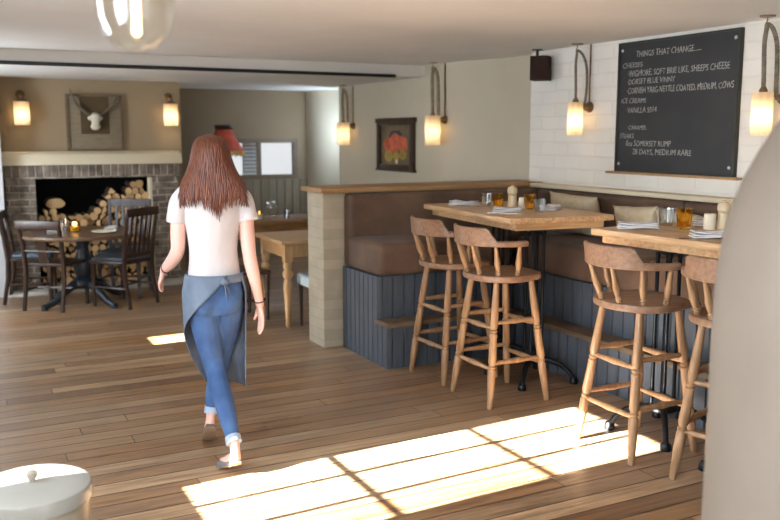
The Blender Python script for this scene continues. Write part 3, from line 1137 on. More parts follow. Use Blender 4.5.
cushion((4.25, 5.15, 1.025), Euler((0.34, 0.04, -PI / 2 + 0.1)), 0.50, 0.33, 0.15, M['linen'], 'large plain cream cushion propped in the corner behind the left table')
cushion((4.24, 4.47, 1.005), Euler((0.34, -0.05, -PI / 2 + 0.08)), 0.40, 0.29, 0.14, M['linen'], 'plain cream cushion propped on the wall bench behind the right table')
cushion((4.22, 4.05, 1.0), Euler((0.40, 0.08, -PI / 2)), 0.42, 0.29, 0.14, M['linen_pat'], 'mottled cream and grey cushion on the wall bench, at the right of a plain one')


# ------------------------------------------------------------------ chalkboard with menu
cb = thing('chalkboard', 'black menu chalkboard with hand chalked lettering on the white brick wall', 'chalkboard', (4.5, 4.445, 1.365))
b = B()
b.box((-0.03, -0.535, 0), (-0.0015, 0.535, 0.905)).bevel(0.004)
b.build('board', M['slate'], cb)
b = B()
for y0, y1, z0, z1 in ((-0.55, -0.533, -0.012, 0.917), (0.533, 0.55, -0.012, 0.917), (-0.533, 0.533, 0.903, 0.917), (-0.533, 0.533, -0.012, 0.002)):
    b.box((-0.036, y0, z0), (-0.0015, y1, z1))
b.build('edge_frame', M['slate_frame'], cb)
b = B()
b.box((-0.06, -0.60, -0.03), (-0.0015, 0.62, -0.013)).bevel(0.003)
b.build('chalk_ledge', M['cap_oak'], cb)
for yy, zz in ((-0.51, 0.86), (0.51, 0.86), (-0.51, 0.045), (0.51, 0.045)):
    b = B()
    b.lathe([(0.012, 0), (0.011, 0.003), (0.006, 0.005)], 12, Matrix.Translation((-0.03, yy, zz)) @ Matrix.Rotation(-PI / 2, 4, 'Y'))
    b.build('screw', M['steel'], cb)
LINES = [(0.37, 0.805, 0.060, 0.66, 'THINGS THAT CHANGE......'),
         (0.505, 0.735, 0.050, 0.58, 'CHEESES'),
         (0.45, 0.672, 0.060, 0.64, '\u00b7WIGMORE, SOFT BRIE LIKE, SHEEPS CHEESE'),
         (0.45, 0.615, 0.056, 0.62, '\u00b7DORSET BLUE VINNY'),
         (0.45, 0.55, 0.060, 0.60, '\u00b7CORNISH YARG-NETTLE COATED, MEDIUM, COWS'),
         (0.505, 0.482, 0.050, 0.62, 'ICE CREAMS'),
         (0.45, 0.413, 0.056, 0.62, '\u00b7VANILLA 5014'),
         (0.43, 0.292, 0.044, 0.62, '\u00b7CARAMEL'),
         (0.505, 0.23, 0.050, 0.62, 'STEAKS'),
         (0.44, 0.175, 0.056, 0.62, '8oz SOMERSET RUMP'),
         (0.37, 0.115, 0.056, 0.62, '28 DAYS, MEDIUM RARE')]
WID = [0.60, 0.2, 0.92, 0.46, 0.96, 0.25, 0.30, 0.19, 0.14, 0.44, 0.56]
rl = random.Random(3)
for (y, z, h, sx, s), wd_ in zip(LINES, WID):
    cu = bpy.data.curves.new('chalk_lettering', 'FONT')
    cu.body = s
    cu.size = h
    cu.offset = -0.0003
    cu.shear = 0.08
    cu.extrude = 0.0006
    cu.resolution_u = 3
    cu.materials.append(M['chalk'])
    o = bpy.data.objects.new('chalk_lettering', cu)
    C.objects.link(o)
    o.parent = cb
    o.location = (-0.0316, y, z)
    # text reads towards -y when seen from -x
    o.rotation_euler = Matrix(((0, 0, -1), (-1, 0, 0), (0, 1, 0))).to_euler()
    dgr = bpy.context.evaluated_depsgraph_get()
    me = bpy.data.meshes.new_from_object(o.evaluated_get(dgr))
    bpy.data.objects.remove(o)
    xs = [v.co.x for v in me.vertices]
    f = wd_ / (max(xs) - min(xs))
    for v in me.vertices:
        q = math.floor(v.co.x / (h * 0.55))
        r_ = random.Random(q * 13 + len(s))
        v.co.y = v.co.y * (1 + r_.uniform(-.08, .1)) + r_.uniform(-.05, .05) * h * 0.6
        v.co.x *= f
    o = bpy.data.objects.new('chalk_lettering', me)
    if not me.materials:
        me.materials.append(M['chalk'])
    C.objects.link(o)
    o.parent = cb
    o.location = (-0.0316, y, z)
    o.rotation_euler = Matrix(((0, 0, -1), (-1, 0, 0), (0, 1, 0))).to_euler()


# ------------------------------------------------------------------ lamps
def lamp_light(parent, loc, e):
    d = bpy.data.lights.new('bulb_light', 'POINT')
    d.energy = e
    d.color = (1.0, 0.85, 0.63)
    d.shadow_soft_size = 0.02
    o = bpy.data.objects.new('bulb_light', d)
    C.objects.link(o)
    o.parent = parent
    o.location = loc


def shade_mesh(h, r, z0=0.0):
    b = B()
    prof = [(r, z0 + h * k / 8) for k in range(9)]
    b.lathe(prof, 32, cap=False)
    return b


def bulb_parts(t, z, y=0):
    b = B()
    b.ball((0, 0, z), 0.022, 14, (1, 1, 1.25))
    b.build('bulb', M['bulb'], t)
    b = B()
    b.lathe([(0.016, z + 0.022), (0.018, z + 0.03), (0.018, z + 0.07), (0.01, z + 0.08)], 14)
    b.build('lamp_holder', M['brass'], t)


def rope_lamp(x, y, zb, label, wall_x, ceil, sh, r, dark, rope_r, loop_w, flip=1, energy=0.6):
    """shade hung from a rope that runs up over a ceiling hook and back to a wall bracket"""
    t = thing('rope_lamp', label, 'lamp', (x, y, zb), 0, 'rope hung lamps along the right wall')
    shade_mesh(sh, r).build('lamp_shade', M['shade'], t)
    b = B()
    for k in range(3):
        a = 2 * PI * k / 3
        b.tube([(0, 0, sh * 0.93), (r * 0.98 * math.cos(a), r * 0.98 * math.sin(a), sh * 0.96)], 0.002, 6)
    b.lathe([(0.018, sh * 0.9), (0.024, sh * 0.95), (0.024, sh + 0.015), (0.012, sh + 0.035)], 14)
    b.build('shade_spider', M['brass'], t)
    bulb_parts(t, sh * 0.62)
    lamp_light(t, (0, 0, sh * 0.42), energy)
    hz = ceil - zb
    b = B()
    b.lathe([(0.045, hz - 0.008), (0.045, hz)], 18, Matrix.Translation((0, 0, 0)))
    b.tube([(0, 0, hz - 0.006), (0, 0, hz - 0.03), (0, 0.012, hz - 0.045), (0, 0.0, hz - 0.06), (0, -0.012, hz - 0.045)], 0.004, 8)
    b.build('ceiling_hook', M['brass'], t)
    wx = wall_x - x
    # rope: up, over the hook, down to the bracket arm
    pts = []
    bx, by, bz = wx - 0.05, -0.03 * flip, sh * 0.86
    ctrl = [Vector((0, 0, sh + 0.02)), Vector((0, 0.004, sh + 0.12)), Vector((0.0, 0.012, hz - 0.16)), Vector((0.004, 0.006, hz - 0.075)), Vector((0.0, 0, hz - 0.05)),
            Vector((0.012 + loop_w * 0.35, -0.01, hz - 0.075)), Vector((loop_w * 0.9, -0.02 * flip, hz - 0.16)), Vector((loop_w, by * 0.8, sh + 0.14)), Vector((min(loop_w * 0.95, bx), by, sh + 0.02)), Vector((bx * 0.75, by, bz + 0.005)), Vector((bx, by, bz))]
    n = len(ctrl)
    for i in range(n - 1):
        p0, p1, p2, p3 = ctrl[max(i - 1, 0)], ctrl[i], ctrl[i + 1], ctrl[min(i + 2, n - 1)]
        for k in range(8):
            q = k / 8
            pts.append(0.5 * ((2 * p1) + (-p0 + p2) * q + (2 * p0 - 5 * p1 + 4 * p2 - p3) * q * q + (-p0 + 3 * p1 - 3 * p2 + p3) * q ** 3))
    pts.append(ctrl[-1])
    b = B()
    # three twisted strands
    ln = [0]
    for p, q in zip(pts[:-1], pts[1:]):
        ln.append(ln[-1] + (q - p).length)
    fine, tot = [], ln[-1]
    ns = int(tot / 0.007)
    j = 0
    for k in range(ns + 1):
        s = tot * k / ns
        while j < len(ln) - 2 and ln[j + 1] < s:
            j += 1
        f = (s - ln[j]) / max(1e-6, ln[j + 1] - ln[j])
        fine.append((pts[j].lerp(pts[j + 1], min(1, f)), s))
    for st_ in range(3):
        sp = []
        u = Vector((1, 0, 0))
        for k, (p, s) in enumerate(fine):
            tg = (fine[min(k + 1, ns)][0] - fine[max(k - 1, 0)][0]).normalized()
            u = (u - tg * u.dot(tg)).normalized()
            w = tg.cross(u)
            a = s * 2 * PI / 0.055 + st_ * 2 * PI / 3
            sp.append(p + (u * math.cos(a) + w * math.sin(a)) * rope_r * 0.55)
        b.tube(sp, rope_r * 0.58, 6)
    b.build('rope', M['rope_dark'] if dark else M['rope'], t)
    b = B()
    rm = Matrix.Translation((wx - 0.0015, by, bz)) @ Matrix.Rotation(-PI / 2, 4, 'Y')
    b.lathe([(0.042, 0), (0.042, 0.012), (0.034, 0.02), (0.03, 0.04), (0.022, 0.05), (0.012, 0.06)], 18, rm)
    b.tube([(bx + 0.02, by, bz), (bx - 0.02, by, bz), (bx - 0.03, by, bz + 0.02)], 0.01, 8)
    b.build('wall_bracket', M['brass'], t)
    b = B()
    b.tube([(wx - 0.012, by, bz + 0.04), (wx - 0.012, by, hz - 0.001)], 0.006, 8)
    b.build('cable_conduit', M['brass'], t)
    return t


rope_lamp(4.38, 5.36, 1.615, 'rope hung lamp left of the chalkboard on the white brick wall', 4.5, 2.31, 0.253, 0.058, True, 0.010, 0.085)
rope_lamp(4.34, 3.60, 1.615, 'rope hung lamp right of the chalkboard above the plaster chimney', 4.5, 2.31, 0.253, 0.060, True, 0.013, 0.075)
rope_lamp(4.27, 7.37, 1.52, 'rope hung lamp on the plaster wall right of the coral painting', 4.4, 2.31, 0.285, 0.076, False, 0.016, 0.05)
rope_lamp(4.27, 9.49, 1.50, 'rope hung lamp on the plaster wall left of the coral painting', 4.4, 2.2, 0.265, 0.078, False, 0.016, 0.05)


def wall_lamp(x, label):
    t = thing('wall_lamp', label, 'lamp', (x, 9.63, 1.72), 0, 'wall lamps over the fireplace')
    shade_mesh(0.235, 0.075).build('lamp_shade', M['shade'], t)
    bulb_parts(t, 0.14)
    lamp_light(t, (0, 0, 0.095), 0.75)
    b = B()
    b.lathe([(0.06, 0.236), (0.05, 0.25), (0.03, 0.262), (0.026, 0.29), (0.03, 0.30), (0.012, 0.315)], 18)
    b.build('shade_cap', M['brass'], t)
    b = B()
    b.tube([(0, 0, 0.30), (0, 0.02, 0.33), (0, 0.06, 0.335), (0, 0.10, 0.32)], 0.008, 8)
    b.lathe([(0.045, 0), (0.045, 0.008), (0.03, 0.02)], 18, Matrix.Translation((0, 0.1185, 0.31)) @ Matrix.Rotation(PI / 2, 4, 'X'))
    b.build('wall_bracket', M['brass'], t)
    return t


wall_lamp(0.755, 'cream shaded wall lamp left of the skull picture over the fireplace')
wall_lamp(2.265, 'cream shaded wall lamp right of the skull picture over the fireplace')

# glass globe pendant, near the camera
gp = thing('glass_pendant', 'clear glass globe pendant with long filament bulb hanging near the ceiling', 'lamp', (0.382, 1.9, 1.792))
b = B()
b.lathe([(0.001, 0.0), (0.02, 0.001), (0.045, 0.012), (0.066, 0.035), (0.078, 0.07), (0.082, 0.12), (0.08, 0.17), (0.07, 0.22), (0.045, 0.255), (0.03, 0.27), (0.03, 0.30)], 32, cap=False)
solid(b.build('globe', M['globe'], gp), 0.003, -1)
b = B()
b.lathe([(0.033, 0.298), (0.036, 0.31), (0.036, 0.35), (0.012, 0.37)], 18)
b.build('cap', M['brass'], gp)
b = B()
b.tube([(0, 0, 0.37), (0, 0, 0.517)], 0.004, 8)
b.build('cord', M['black_cord'], gp)
b = B()
b.lathe([(0.001, 0.022), (0.01, 0.025), (0.017, 0.04), (0.018, 0.2), (0.014, 0.24), (0.013, 0.29)], 16)
b.build('bulb', M['globe'], gp)
b = B()
for k in range(5):
    a = 2 * PI * k / 5
    b.tube([(0.006 * math.cos(a), 0.006 * math.sin(a), 0.045), (0.005 * math.cos(a), 0.005 * math.sin(a), 0.23)], 0.0025, 6)
b.ball((0, 0, 0.042), 0.009, 8)
b.build('filament', M['filament'], gp)

# speaker by the ceiling corner
sp = thing('wall_speaker', 'small dark brown loudspeaker mounted high in the corner near the ceiling', 'speaker', (4.40, 5.84, 2.06), 0.75)
b = B()
b.box((-0.075, -0.075, 0), (0.075, 0.075, 0.195)).bevel(0.006)
b.build('cabinet', M['speaker'], sp)
for z, r in ((0.06, 0.045), (0.145, 0.028)):
    b = B()
    b.lathe([(r, 0), (r, 0.006), (r * 0.9, 0.006), (r * 0.4, -0.004), (r * 0.3, 0.002), (0.001, 0.004)], 20, Matrix.Translation((0, -0.0755, z)) @ Matrix.Rotation(PI / 2, 4, 'X'))
    b.build('speaker_cone', M['cone'], sp)
b = B()
b.tube([(0, 0.03, 0.19), (0, 0.03, 0.249)], 0.012, 8)
b.box((-0.04, -0.01, 0.243), (0.04, 0.07, 0.249))
b.build('bracket', M['black'], sp)

# ------------------------------------------------------------------ coral painting on the plaster wall
pt = thing('framed_painting', 'dark framed painting of coral red blooms between two rope lamps', 'painting', (4.4, 8.35, 1.24))
PW, PH = 0.84, 0.54
b = B()
b.box((-0.02, -PW / 2 + 0.05, 0.05), (-0.006, PW / 2 - 0.05, PH - 0.05))
b.build('canvas', M['canvas'], pt)
b = B()
for y0, y1, z0, z1 in ((-PW / 2, -PW / 2 + 0.075, 0, PH), (PW / 2 - 0.075, PW / 2, 0, PH), (-PW / 2 + 0.075, PW / 2 - 0.075, 0, 0.06), (-PW / 2 + 0.075, PW / 2 - 0.075, PH - 0.06, PH)):
    b.box((-0.05, y0, z0), (-0.0015, y1, z1))
b.bevel(0.012, 2)
b.box((-0.055, -PW / 2 - 0.015, PH - 0.03), (-0.0015, PW / 2 + 0.015, PH + 0.02))
b.box((-0.052, -PW / 2 - 0.012, -0.012), (-0.0015, PW / 2 + 0.012, 0.012))
b.build('frame', M['frame_dark'], pt)


def blob(b, y, z, ry, rz_, x, seed):
    pts = []
    for k in range(18):
        a = 2 * PI * k / 18
        f = 1 + 0.22 * noise.noise(Vector((math.cos(a) * 1.5, math.sin(a) * 1.5, seed)))
        pts.append((y + ry * f * math.cos(a), z + rz_ * f * math.sin(a)))
    b.rings([[Vector((x, p, q)) for p, q in pts], [Vector((x - 0.0015, p, q)) for p, q in pts]])


b = B()
blob(b, 0.0, 0.36, 0.16, 0.07, -0.0202, 1.0)
b.build('painted_shadow', M['aubergine'], pt)
b = B()
for k, (y, z, ry, rz_) in enumerate(((0.17, 0.27, 0.11, 0.075), (0.0, 0.31, 0.12, 0.09), (-0.17, 0.28, 0.11, 0.09), (0.02, 0.24, 0.08, 0.07))):
    blob(b, y, z, ry, rz_, -0.0218 - 0.0003 * k, 2.0 + k)
b.build('painted_blooms', M['coral'], pt)
b = B()
for k, (y, z, ry, rz_) in enumerate(((0.16, 0.15, 0.1, 0.06), (-0.02, 0.15, 0.07, 0.055), (-0.17, 0.17, 0.08, 0.05))):
    blob(b, y, z, ry, rz_, -0.0240 - 0.0003 * k, 8.0 + k)
b.build('painted_leaves', M['ochre'], pt)
b = B()
blob(b, -0.03, 0.095, 0.03, 0.025, -0.0255, 12.0)
b.build('painted_highlight', M['bone'], pt)

# ------------------------------------------------------------------ fireplace
fp = thing('fireplace', 'wide brick fireplace with cream mantel and black firebox full of logs', 'fireplace', (0, 9.6, 0))
for x0, x1 in ((0.56, 0.84), (2.03, 2.31)):
    b = B()
    b.box((x0, 0, 0.03), (x1, 0.149, 1.17))
    b.build('brick_pier', M['stone_brick'], fp)
b = B()
b.box((0.53, -0.015, 1.17), (2.34, 0.149, 1.31)).bevel(0.006)
b.build('brick_lintel', M['soldier_brick'], fp)
b = B()
b.prism([(-0.05, 1.31), (0.149, 1.31), (0.149, 1.45), (0.06, 1.45), (0.0, 1.42)], 0.5, 2.36, Matrix(((0, 0, 1, 0), (1, 0, 0, 0), (0, 1, 0, 0), (0, 0, 0, 1))))
b.bevel(0.012, 2)
b.build('mantel', M['cream_trim'], fp)
b = B()
b.box((0.79, 0.36, 0.0), (0.84, 0.95, 1.28))
b.box((2.03, 0.36, 0.0), (2.08, 0.95, 1.28))
b.box((0.79, 0.95, 0.0), (2.08, 1.0, 1.28))
b.box((0.79, 0.36, 1.24), (2.08, 1.0, 1.30))
b.box((0.84, 0.30, 0.0), (2.03, 0.95, 0.028))
b.build('firebox_lining', M['soot'], fp)
b = B()
b.box((1.995, 0.005, 0.03), (2.029, 0.12, 1.165)).bevel(0.004)
b.build('pale_jamb', M['cream_trim'], fp)
b = B()
b.box((0.50, -0.28, 0.0005), (2.38, 0.30, 0.029)).bevel(0.006)
b.build('hearth_slab', M['hearth'], fp)

# logs
log_meshes = []
for k in range(7):
    b = B()
    rr = random.Random(40 + k)
    n = 12
    if k % 3 == 2:      # split half
        out = [(math.cos(a), math.sin(a)) for a in [PI * q / 7 for q in range(8)]]
        out = [(x, y - 0.42) for x, y in out]
    elif k % 3 == 1:    # split wedge
        out = [(0.0, -0.75)] + [(1.35 * math.cos(a), -0.75 + 1.5 * math.sin(a)) for a in [PI * (0.28 + 0.44 * q / 5) for q in range(6)]]
    else:
        out = [((1 + rr.uniform(-.08, .08)) * math.cos(2 * PI * q / n), (1 + rr.uniform(-.08, .08)) * math.sin(2 * PI * q / n)) for q in range(n)]
    b.rings([[Vector((x, -0.14, z)) for x, z in out], [Vector((x * 0.97, 0.14, z * 0.97)) for x, z in out]], cap=False)
    b.mi = 1
    for yy in (-0.14, 0.14):
        f = 1 if yy < 0 else 0.97
        vs = [b.bm.verts.new((x * f, yy, z * f)) for x, z in out]
        b._new([b.bm.faces.new(vs)])
    bmesh.ops.remove_doubles(b.bm, verts=b.bm.verts, dist=1e-5)
    o = b.build('firewood_log', [M['bark'], M['cut_wood']])
    log_meshes.append(o.data)
    bpy.data.objects.remove(o)


def pile(x0, x1, top, seed):
    rr = random.Random(seed)
    z = 0.066
    row = 0
    while True:
        x = x0 + (0.045 if row % 2 else 0.0) + 0.045
        zmax = z
        while x < x1 - 0.03:
            r = rr.uniform(0.032, 0.045)
            if z > top(x):
                x += 0.09
                continue
            o = bpy.data.objects.new('firewood_log', rr.choice(log_meshes))
            C.objects.link(o)
            o.location = (x, 9.60 + 0.14 + 0.12 + rr.uniform(-0.05, 0.04), z + rr.uniform(-.006, .006))
            o.scale = (r * 1.08, rr.uniform(0.95, 1.05), r * 1.02)
            o.rotation_euler = (0, rr.uniform(0, 2 * PI), rr.uniform(-.05, .05))
            tag(o, 'split firewood log stacked in the brick fireplace', 'log', 'firewood logs stacked in the fireplace')
            x += 2 * r + 0.001
        z += 0.068
        row += 1
        if z > 1.13:
            break


pile(0.85, 2.0, lambda x: 0.80 + 0.05 * math.sin(x * 9) if x < 1.42 else (0.80 + (x - 1.42) * 1.3 if x < 1.62 else 1.06 + 0.06 * math.sin(x * 14)), 5)
big = bpy.data.objects.new('firewood_log', log_meshes[0])
C.objects.link(big)
big.location = (1.04, 9.9, 0.90)
big.scale = (0.10, 1.1, 0.055)
tag(big, 'large oval log lying on top of the left side of the log stack', 'log', 'firewood logs stacked in the fireplace')

# skull picture over the mantel
sk = thing('skull_plaque', 'square plaque with a horned animal skull over the fireplace', 'wall plaque', (1.475, 9.748, 1.46))
b = B()
b.box((-0.275, -0.03, 0), (0.275, -0.001, 0.575)).bevel(0.004)
b.build('backing_board', M['board_grey'], sk)
b = B()
b.box((-0.14, -0.036, 0.17), (0.15, -0.0305, 0.57))
b.build('dark_panel', M['board_dark'], sk)
b = B()
for x0, x1, z0, z1 in ((-0.285, -0.262, -0.01, 0.585), (0.262, 0.285, -0.01, 0.585), (-0.262, 0.262, -0.01, 0.012), (-0.262, 0.262, 0.563, 0.585)):
    b.box((x0, -0.045, z0), (x1, -0.001, z1))
b.build('frame', M['win_wood'], sk)
b = B()
b.tube([(0, -0.06, 0.38), (0, -0.085, 0.36), (0, -0.09, 0.32), (0, -0.085, 0.28), (0, -0.08, 0.24), (0, -0.075, 0.215)], [0.03, 0.05, 0.052, 0.04, 0.055, 0.03], 14, flat=(1, 0.75))
b.ball((-0.055, -0.07, 0.335), 0.022)
b.ball((0.055, -0.07, 0.335), 0.022)
b.build('skull', M['bone'], sk)
for s in (-1, 1):
    b = B()
    b.tube([(s * 0.03, -0.07, 0.36), (s * 0.09, -0.075, 0.39), (s * 0.16, -0.08, 0.45), (s * 0.21, -0.08, 0.52), (s * 0.235, -0.075, 0.59 if s < 0 else 0.55), (s * 0.24, -0.07, 0.64 if s < 0 else 0.56)],
           [0.016, 0.016, 0.014, 0.013, 0.011, 0.004], 10)
    b.build('horn', M['horn'], sk)


# ------------------------------------------------------------------ dining set by the fireplace
rt = thing('round_table', 'round dark wooden dining table with blue black pedestal before the fireplace', 'table', (1.15, 8.68, 0))
b = B()
b.lathe([(0.52, 0.665), (0.555, 0.672), (0.56, 0.685), (0.555, 0.70), (0.001, 0.7005)], 48)
b.build('tabletop', M['table_round'], rt)
b = B()
b.lathe([(0.18, 0.664), (0.16, 0.64), (0.07, 0.61), (0.05, 0.56), (0.06, 0.5), (0.085, 0.43), (0.1, 0.37), (0.085, 0.3), (0.06, 0.27), (0.1, 0.24), (0.12, 0.2), (0.1, 0.16)], 24)
b.build('pedestal', M['blue_black'], rt)
for k in range(4):
    a = PI / 4 + k * PI / 2 - 0.3
    ca, sa = math.cos(a), math.sin(a)
    b = B()
    b.tube([(ca * q, sa * q, z) for q, z in ((0.06, 0.2), (0.14, 0.19), (0.24, 0.13), (0.34, 0.06), (0.42, 0.035), (0.46, 0.03))], [0.04, 0.042, 0.036, 0.03, 0.028, 0.028], 10)
    b.lathe([(0.03, 0), (0.032, 0.015), (0.025, 0.03)], 12, Matrix.Translation((ca * 0.44, sa * 0.44, 0)))
    b.build('base_foot', M['blue_black'], rt)


def dining_chair(loc, rz, label, style, m, pad, hb=0.9):
    """faces +y locally; back at -y"""
    t = thing('dining_chair', label, 'chair', loc, rz, 'dining chairs by the fireplace')
    w = 0.205
    b = B()
    b.prism([(-w, -0.2), (w, -0.2), (w + 0.02, 0.21), (-w - 0.02, 0.21)], 0.415, 0.445)
    b.bevel(0.008, 2)
    b.build('seat', m, t)
    if pad:
        b = B()
        b.prism([(-w + 0.02, -0.17), (w - 0.02, -0.17), (w, 0.19), (-w, 0.19)], 0.446, 0.475)
        b.bevel(0.012, 3)
        b.build('seat_pad', M['cushion_blue'], t)
    for s in (-1, 1):
        b = B()
        b.tube([(s * w * 0.95, -0.25, 0.0), (s * w * 0.95, -0.205, 0.25), (s * w * 0.95, -0.195, 0.43), (s * w * 0.97, -0.22, 0.65), (s * w, -0.27, hb)], [0.019, 0.021, 0.023, 0.02, 0.017], 8)
        b.build('rear_leg', m, t)
        b = B()
        b.turned((s * (w - 0.01), 0.18, 0.0), (s * (w - 0.01), 0.18, 0.415), [(0, .014), (.05, .02), (.1, .016), (.35, .02), (.5, .017), (.55, .023), (.6, .017), (.7, .024), (1, .024)], 10)
        b.build('leg', m, t)
        b = B()
        b.tube([(s * w * 0.95, -0.215, 0.19), (s * (w - 0.01), 0.18, 0.19)], 0.011, 8)
        b.build('stretcher', m, t)
    b = B()
    b.tube([(-w * 0.95, -0.03, 0.19), (w * 0.95, -0.03, 0.19)], 0.011, 8)
    b.build('stretcher', m, t)
    b = B()
    b.box((-w - 0.02, -0.285, hb - 0.075), (w + 0.02, -0.255, hb + 0.005)).bevel(0.01, 2)
    b.build('top_rail', m, t)
    if style == 'slat':
        for k in range(5):
            x = (k - 2) * 0.066
            b = B()
            b.prism([(x - 0.014, -0.205), (x + 0.014, -0.205), (x + 0.014, -0.193), (x - 0.014, -0.193)], 0.5, hb - 0.06)
            for v in b.bm.verts:
                if v.co.z > 0.6:
                    v.co.y -= 0.062
            b.build('back_slat', m, t)
        b = B()
        b.box((-w * 0.95, -0.212, 0.48), (w * 0.95, -0.188, 0.52))
        b.build('lower_rail', m, t)
    else:
        b = B()
        sh = [(-0.05, 0.44), (-0.045, 0.55), (-0.06, 0.68), (-0.085, hb - 0.06), (0.085, hb - 0.06), (0.06, 0.68), (0.045, 0.55), (0.05, 0.44)]
        f = lambda x, z, d: Vector((x, -0.185 - (z - 0.44) * 0.19 + d, z))
        b.rings([[f(x, z, 0.0) for x, z in sh], [f(x, z, -0.014) for x, z in sh]])
        b.build('back_splat', m, t)
        b = B()
        b.tube([(-w * 0.95, -0.215, 0.56), (w * 0.95, -0.215, 0.56)], 0.009, 8)
        b.build('lower_rail', m, t)
    return t


def facing(dx, dy):
    return math.atan2(-dx, dy)


dining_chair((0.90, 8.62, 0), facing(0.62, 0.78), 'dark dining chair with a solid back splat, seen from behind at the round table', 'splat', M['dark_wood'], False, 0.84)
dining_chair((1.475, 8.47, 0), facing(-0.62, 0.78), 'dark slat backed dining chair with blue grey pad at the right of the round table', 'slat', M['dark_wood'], True, 0.94)
dining_chair((0.73, 9.10, 0), facing(0.98, -0.2), 'dark dining chair at the far left of the round table, seen side on', 'splat', M['dark_wood'], True, 0.88)
dining_chair((1.58, 8.95, 0), facing(-0.45, -0.89), 'greyish slat backed dining chair between the round table and fireplace', 'slat', M['grey_wood'], True, 0.96)
dining_chair((2.27, 7.32, 0), facing(1, 0.1), 'dark slat backed chair pushed up to the pine table behind the waitress', 'slat', M['dark_wood'], False, 0.86)

# things on the round table
cd = thing('candle_jar', 'amber glass candle jar burning on the round table', 'candle', (1.09, 8.70, 0.7005))
b = B()
b.lathe([(0.04, 0), (0.05, 0.006), (0.052, 0.08), (0.047, 0.105), (0.044, 0.105), (0.047, 0.08), (0.045, 0.01), (0.001, 0.008)], 20)
b.build('jar', M['amber'], cd)
b = B()
b.lathe([(0.042, 0.011), (0.042, 0.05), (0.001, 0.052)], 16)
b.build('wax', M['candle'], cd)
b = B()
b.lathe([(0.001, 0.052), (0.007, 0.058), (0.008, 0.067), (0.004, 0.08), (0.0005, 0.09)], 10)
b.build('flame', M['flame'], cd)
lamp_light(cd, (0, 0, 0.075), 0.25)
tumbler('glass_tumbler', 1.0, 8.78, 0.7005, 0.035, 0.12, M['clear'], 'clear tumbler left of the amber candle on the round table')
napkin(0.86, 8.60, 0.7005, 0.4, 'folded white napkin at the left of the round table', 0.12, 0.18)
napkin(1.43, 8.72, 0.7005, -0.3, 'folded white napkin at the right of the round table', 0.12, 0.18)
b = B()
b.lathe([(0.05, 0), (0.09, 0.006), (0.12, 0.014), (0.118, 0.017), (0.07, 0.008), (0.001, 0.006)], 28)
tag(b.build('side_plate', M['candle'], None, (1.33, 8.50, 0.7005)), 'pale side plate on the near edge of the round table', 'plate')

# small black iron hook at far left
b = B()
b.lathe([(0.03, 0), (0.03, 0.01), (0.015, 0.02)], 12, Matrix.Translation((0, 0.0, 0)) @ Matrix.Rotation(PI / 2, 4, 'X'))
b.tube([(0, -0.015, 0), (0, -0.08, 0.0), (0, -0.12, 0.03), (0, -0.13, 0.07)], 0.012, 8)
b.tube([(-0.05, -0.02, 0.03), (0.06, -0.02, 0.01)], 0.012, 8)
tag(b.build('iron_hook', M['black'], None, (0.42, 9.3785, 1.88)), 'black iron hook on the wall at the far left edge', 'hook')

# ------------------------------------------------------------------ pine table, back table and things at the rear
pn = thing('pine_table', 'honey pine table with turned legs behind the partition pillar', 'table', (2.45, 6.70, 0), 0)
b = B()
b.box((0, 0, 0.715), (0.95, 0.72, 0.75)).bevel(0.006)
b.build('tabletop', M['pine_top'], pn)
b = B()
for lo, hi in (((0.1, 0.055, 0.60), (0.85, 0.075, 0.714)), ((0.1, 0.645, 0.60), (0.85, 0.665, 0.714)), ((0.055, 0.1, 0.60), (0.075, 0.62, 0.714)), ((0.875, 0.1, 0.60), (0.895, 0.62, 0.714))):
    b.box(lo, hi)
b.build('apron', M['pine'], pn)
for x in (0.08, 0.87):
    for y in (0.08, 0.64):
        b = B()
        b.box((x - 0.035, y - 0.035, 0.56), (x + 0.035, y + 0.035, 0.714))
        b.lathe([(0.018, 0), (0.026, 0.03), (0.02, 0.06), (0.026, 0.09), (0.03, 0.2), (0.04, 0.36), (0.034, 0.40), (0.028, 0.42), (0.042, 0.44), (0.046, 0.47), (0.03, 0.50), (0.04, 0.52), (0.034, 0.56)], 16, Matrix.Translation((x, y, 0)))
        b.build('leg', M['pine'], pn)

bt = thing('side_table', 'low brown wooden table against the far side, set with glasses', 'table', (2.62, 8.35, 0), 0)
b = B()
b.box((0, 0, 0.715), (1.25, 0.62, 0.75)).bevel(0.005)
b.build('tabletop', M['brown_wood'], bt)
b = B()
b.box((0.05, 0.04, 0.55), (1.2, 0.065, 0.714))
b.box((0.05, 0.555, 0.55), (1.2, 0.58, 0.714))
b.box((0.05, 0.066, 0.55), (0.075, 0.554, 0.714))
b.box((1.175, 0.066, 0.55), (1.2, 0.554, 0.714))
b.build('apron', M['brown_wood'], bt)
for x in (0.08, 1.17):
    for y in (0.085, 0.535):
        b = B()
        b.prism([(x - 0.03, y - 0.03), (x + 0.03, y - 0.03), (x + 0.03, y + 0.03), (x - 0.03, y + 0.03)], 0, 0.714)
        b.bevel(0.004)
        b.build('leg', M['brown_wood'], bt)
cj = thing('candle_jar', 'small ivory candle in a clear jar on the far brown table', 'candle', (2.88, 8.52, 0.75))
b = B()
b.lathe([(0.035, 0), (0.04, 0.004), (0.04, 0.09), (0.037, 0.09), (0.037, 0.006), (0.001, 0.005)], 18)
b.build('jar', M['clear'], cj)
b = B()
b.lathe([(0.034, 0.007), (0.034, 0.06), (0.001, 0.062)], 16)
b.build('wax', M['candle'], cj)
b = B()
b.lathe([(0.001, 0.062), (0.006, 0.068), (0.006, 0.076), (0.0005, 0.092)], 10)
b.build('flame', M['flame'], cj)


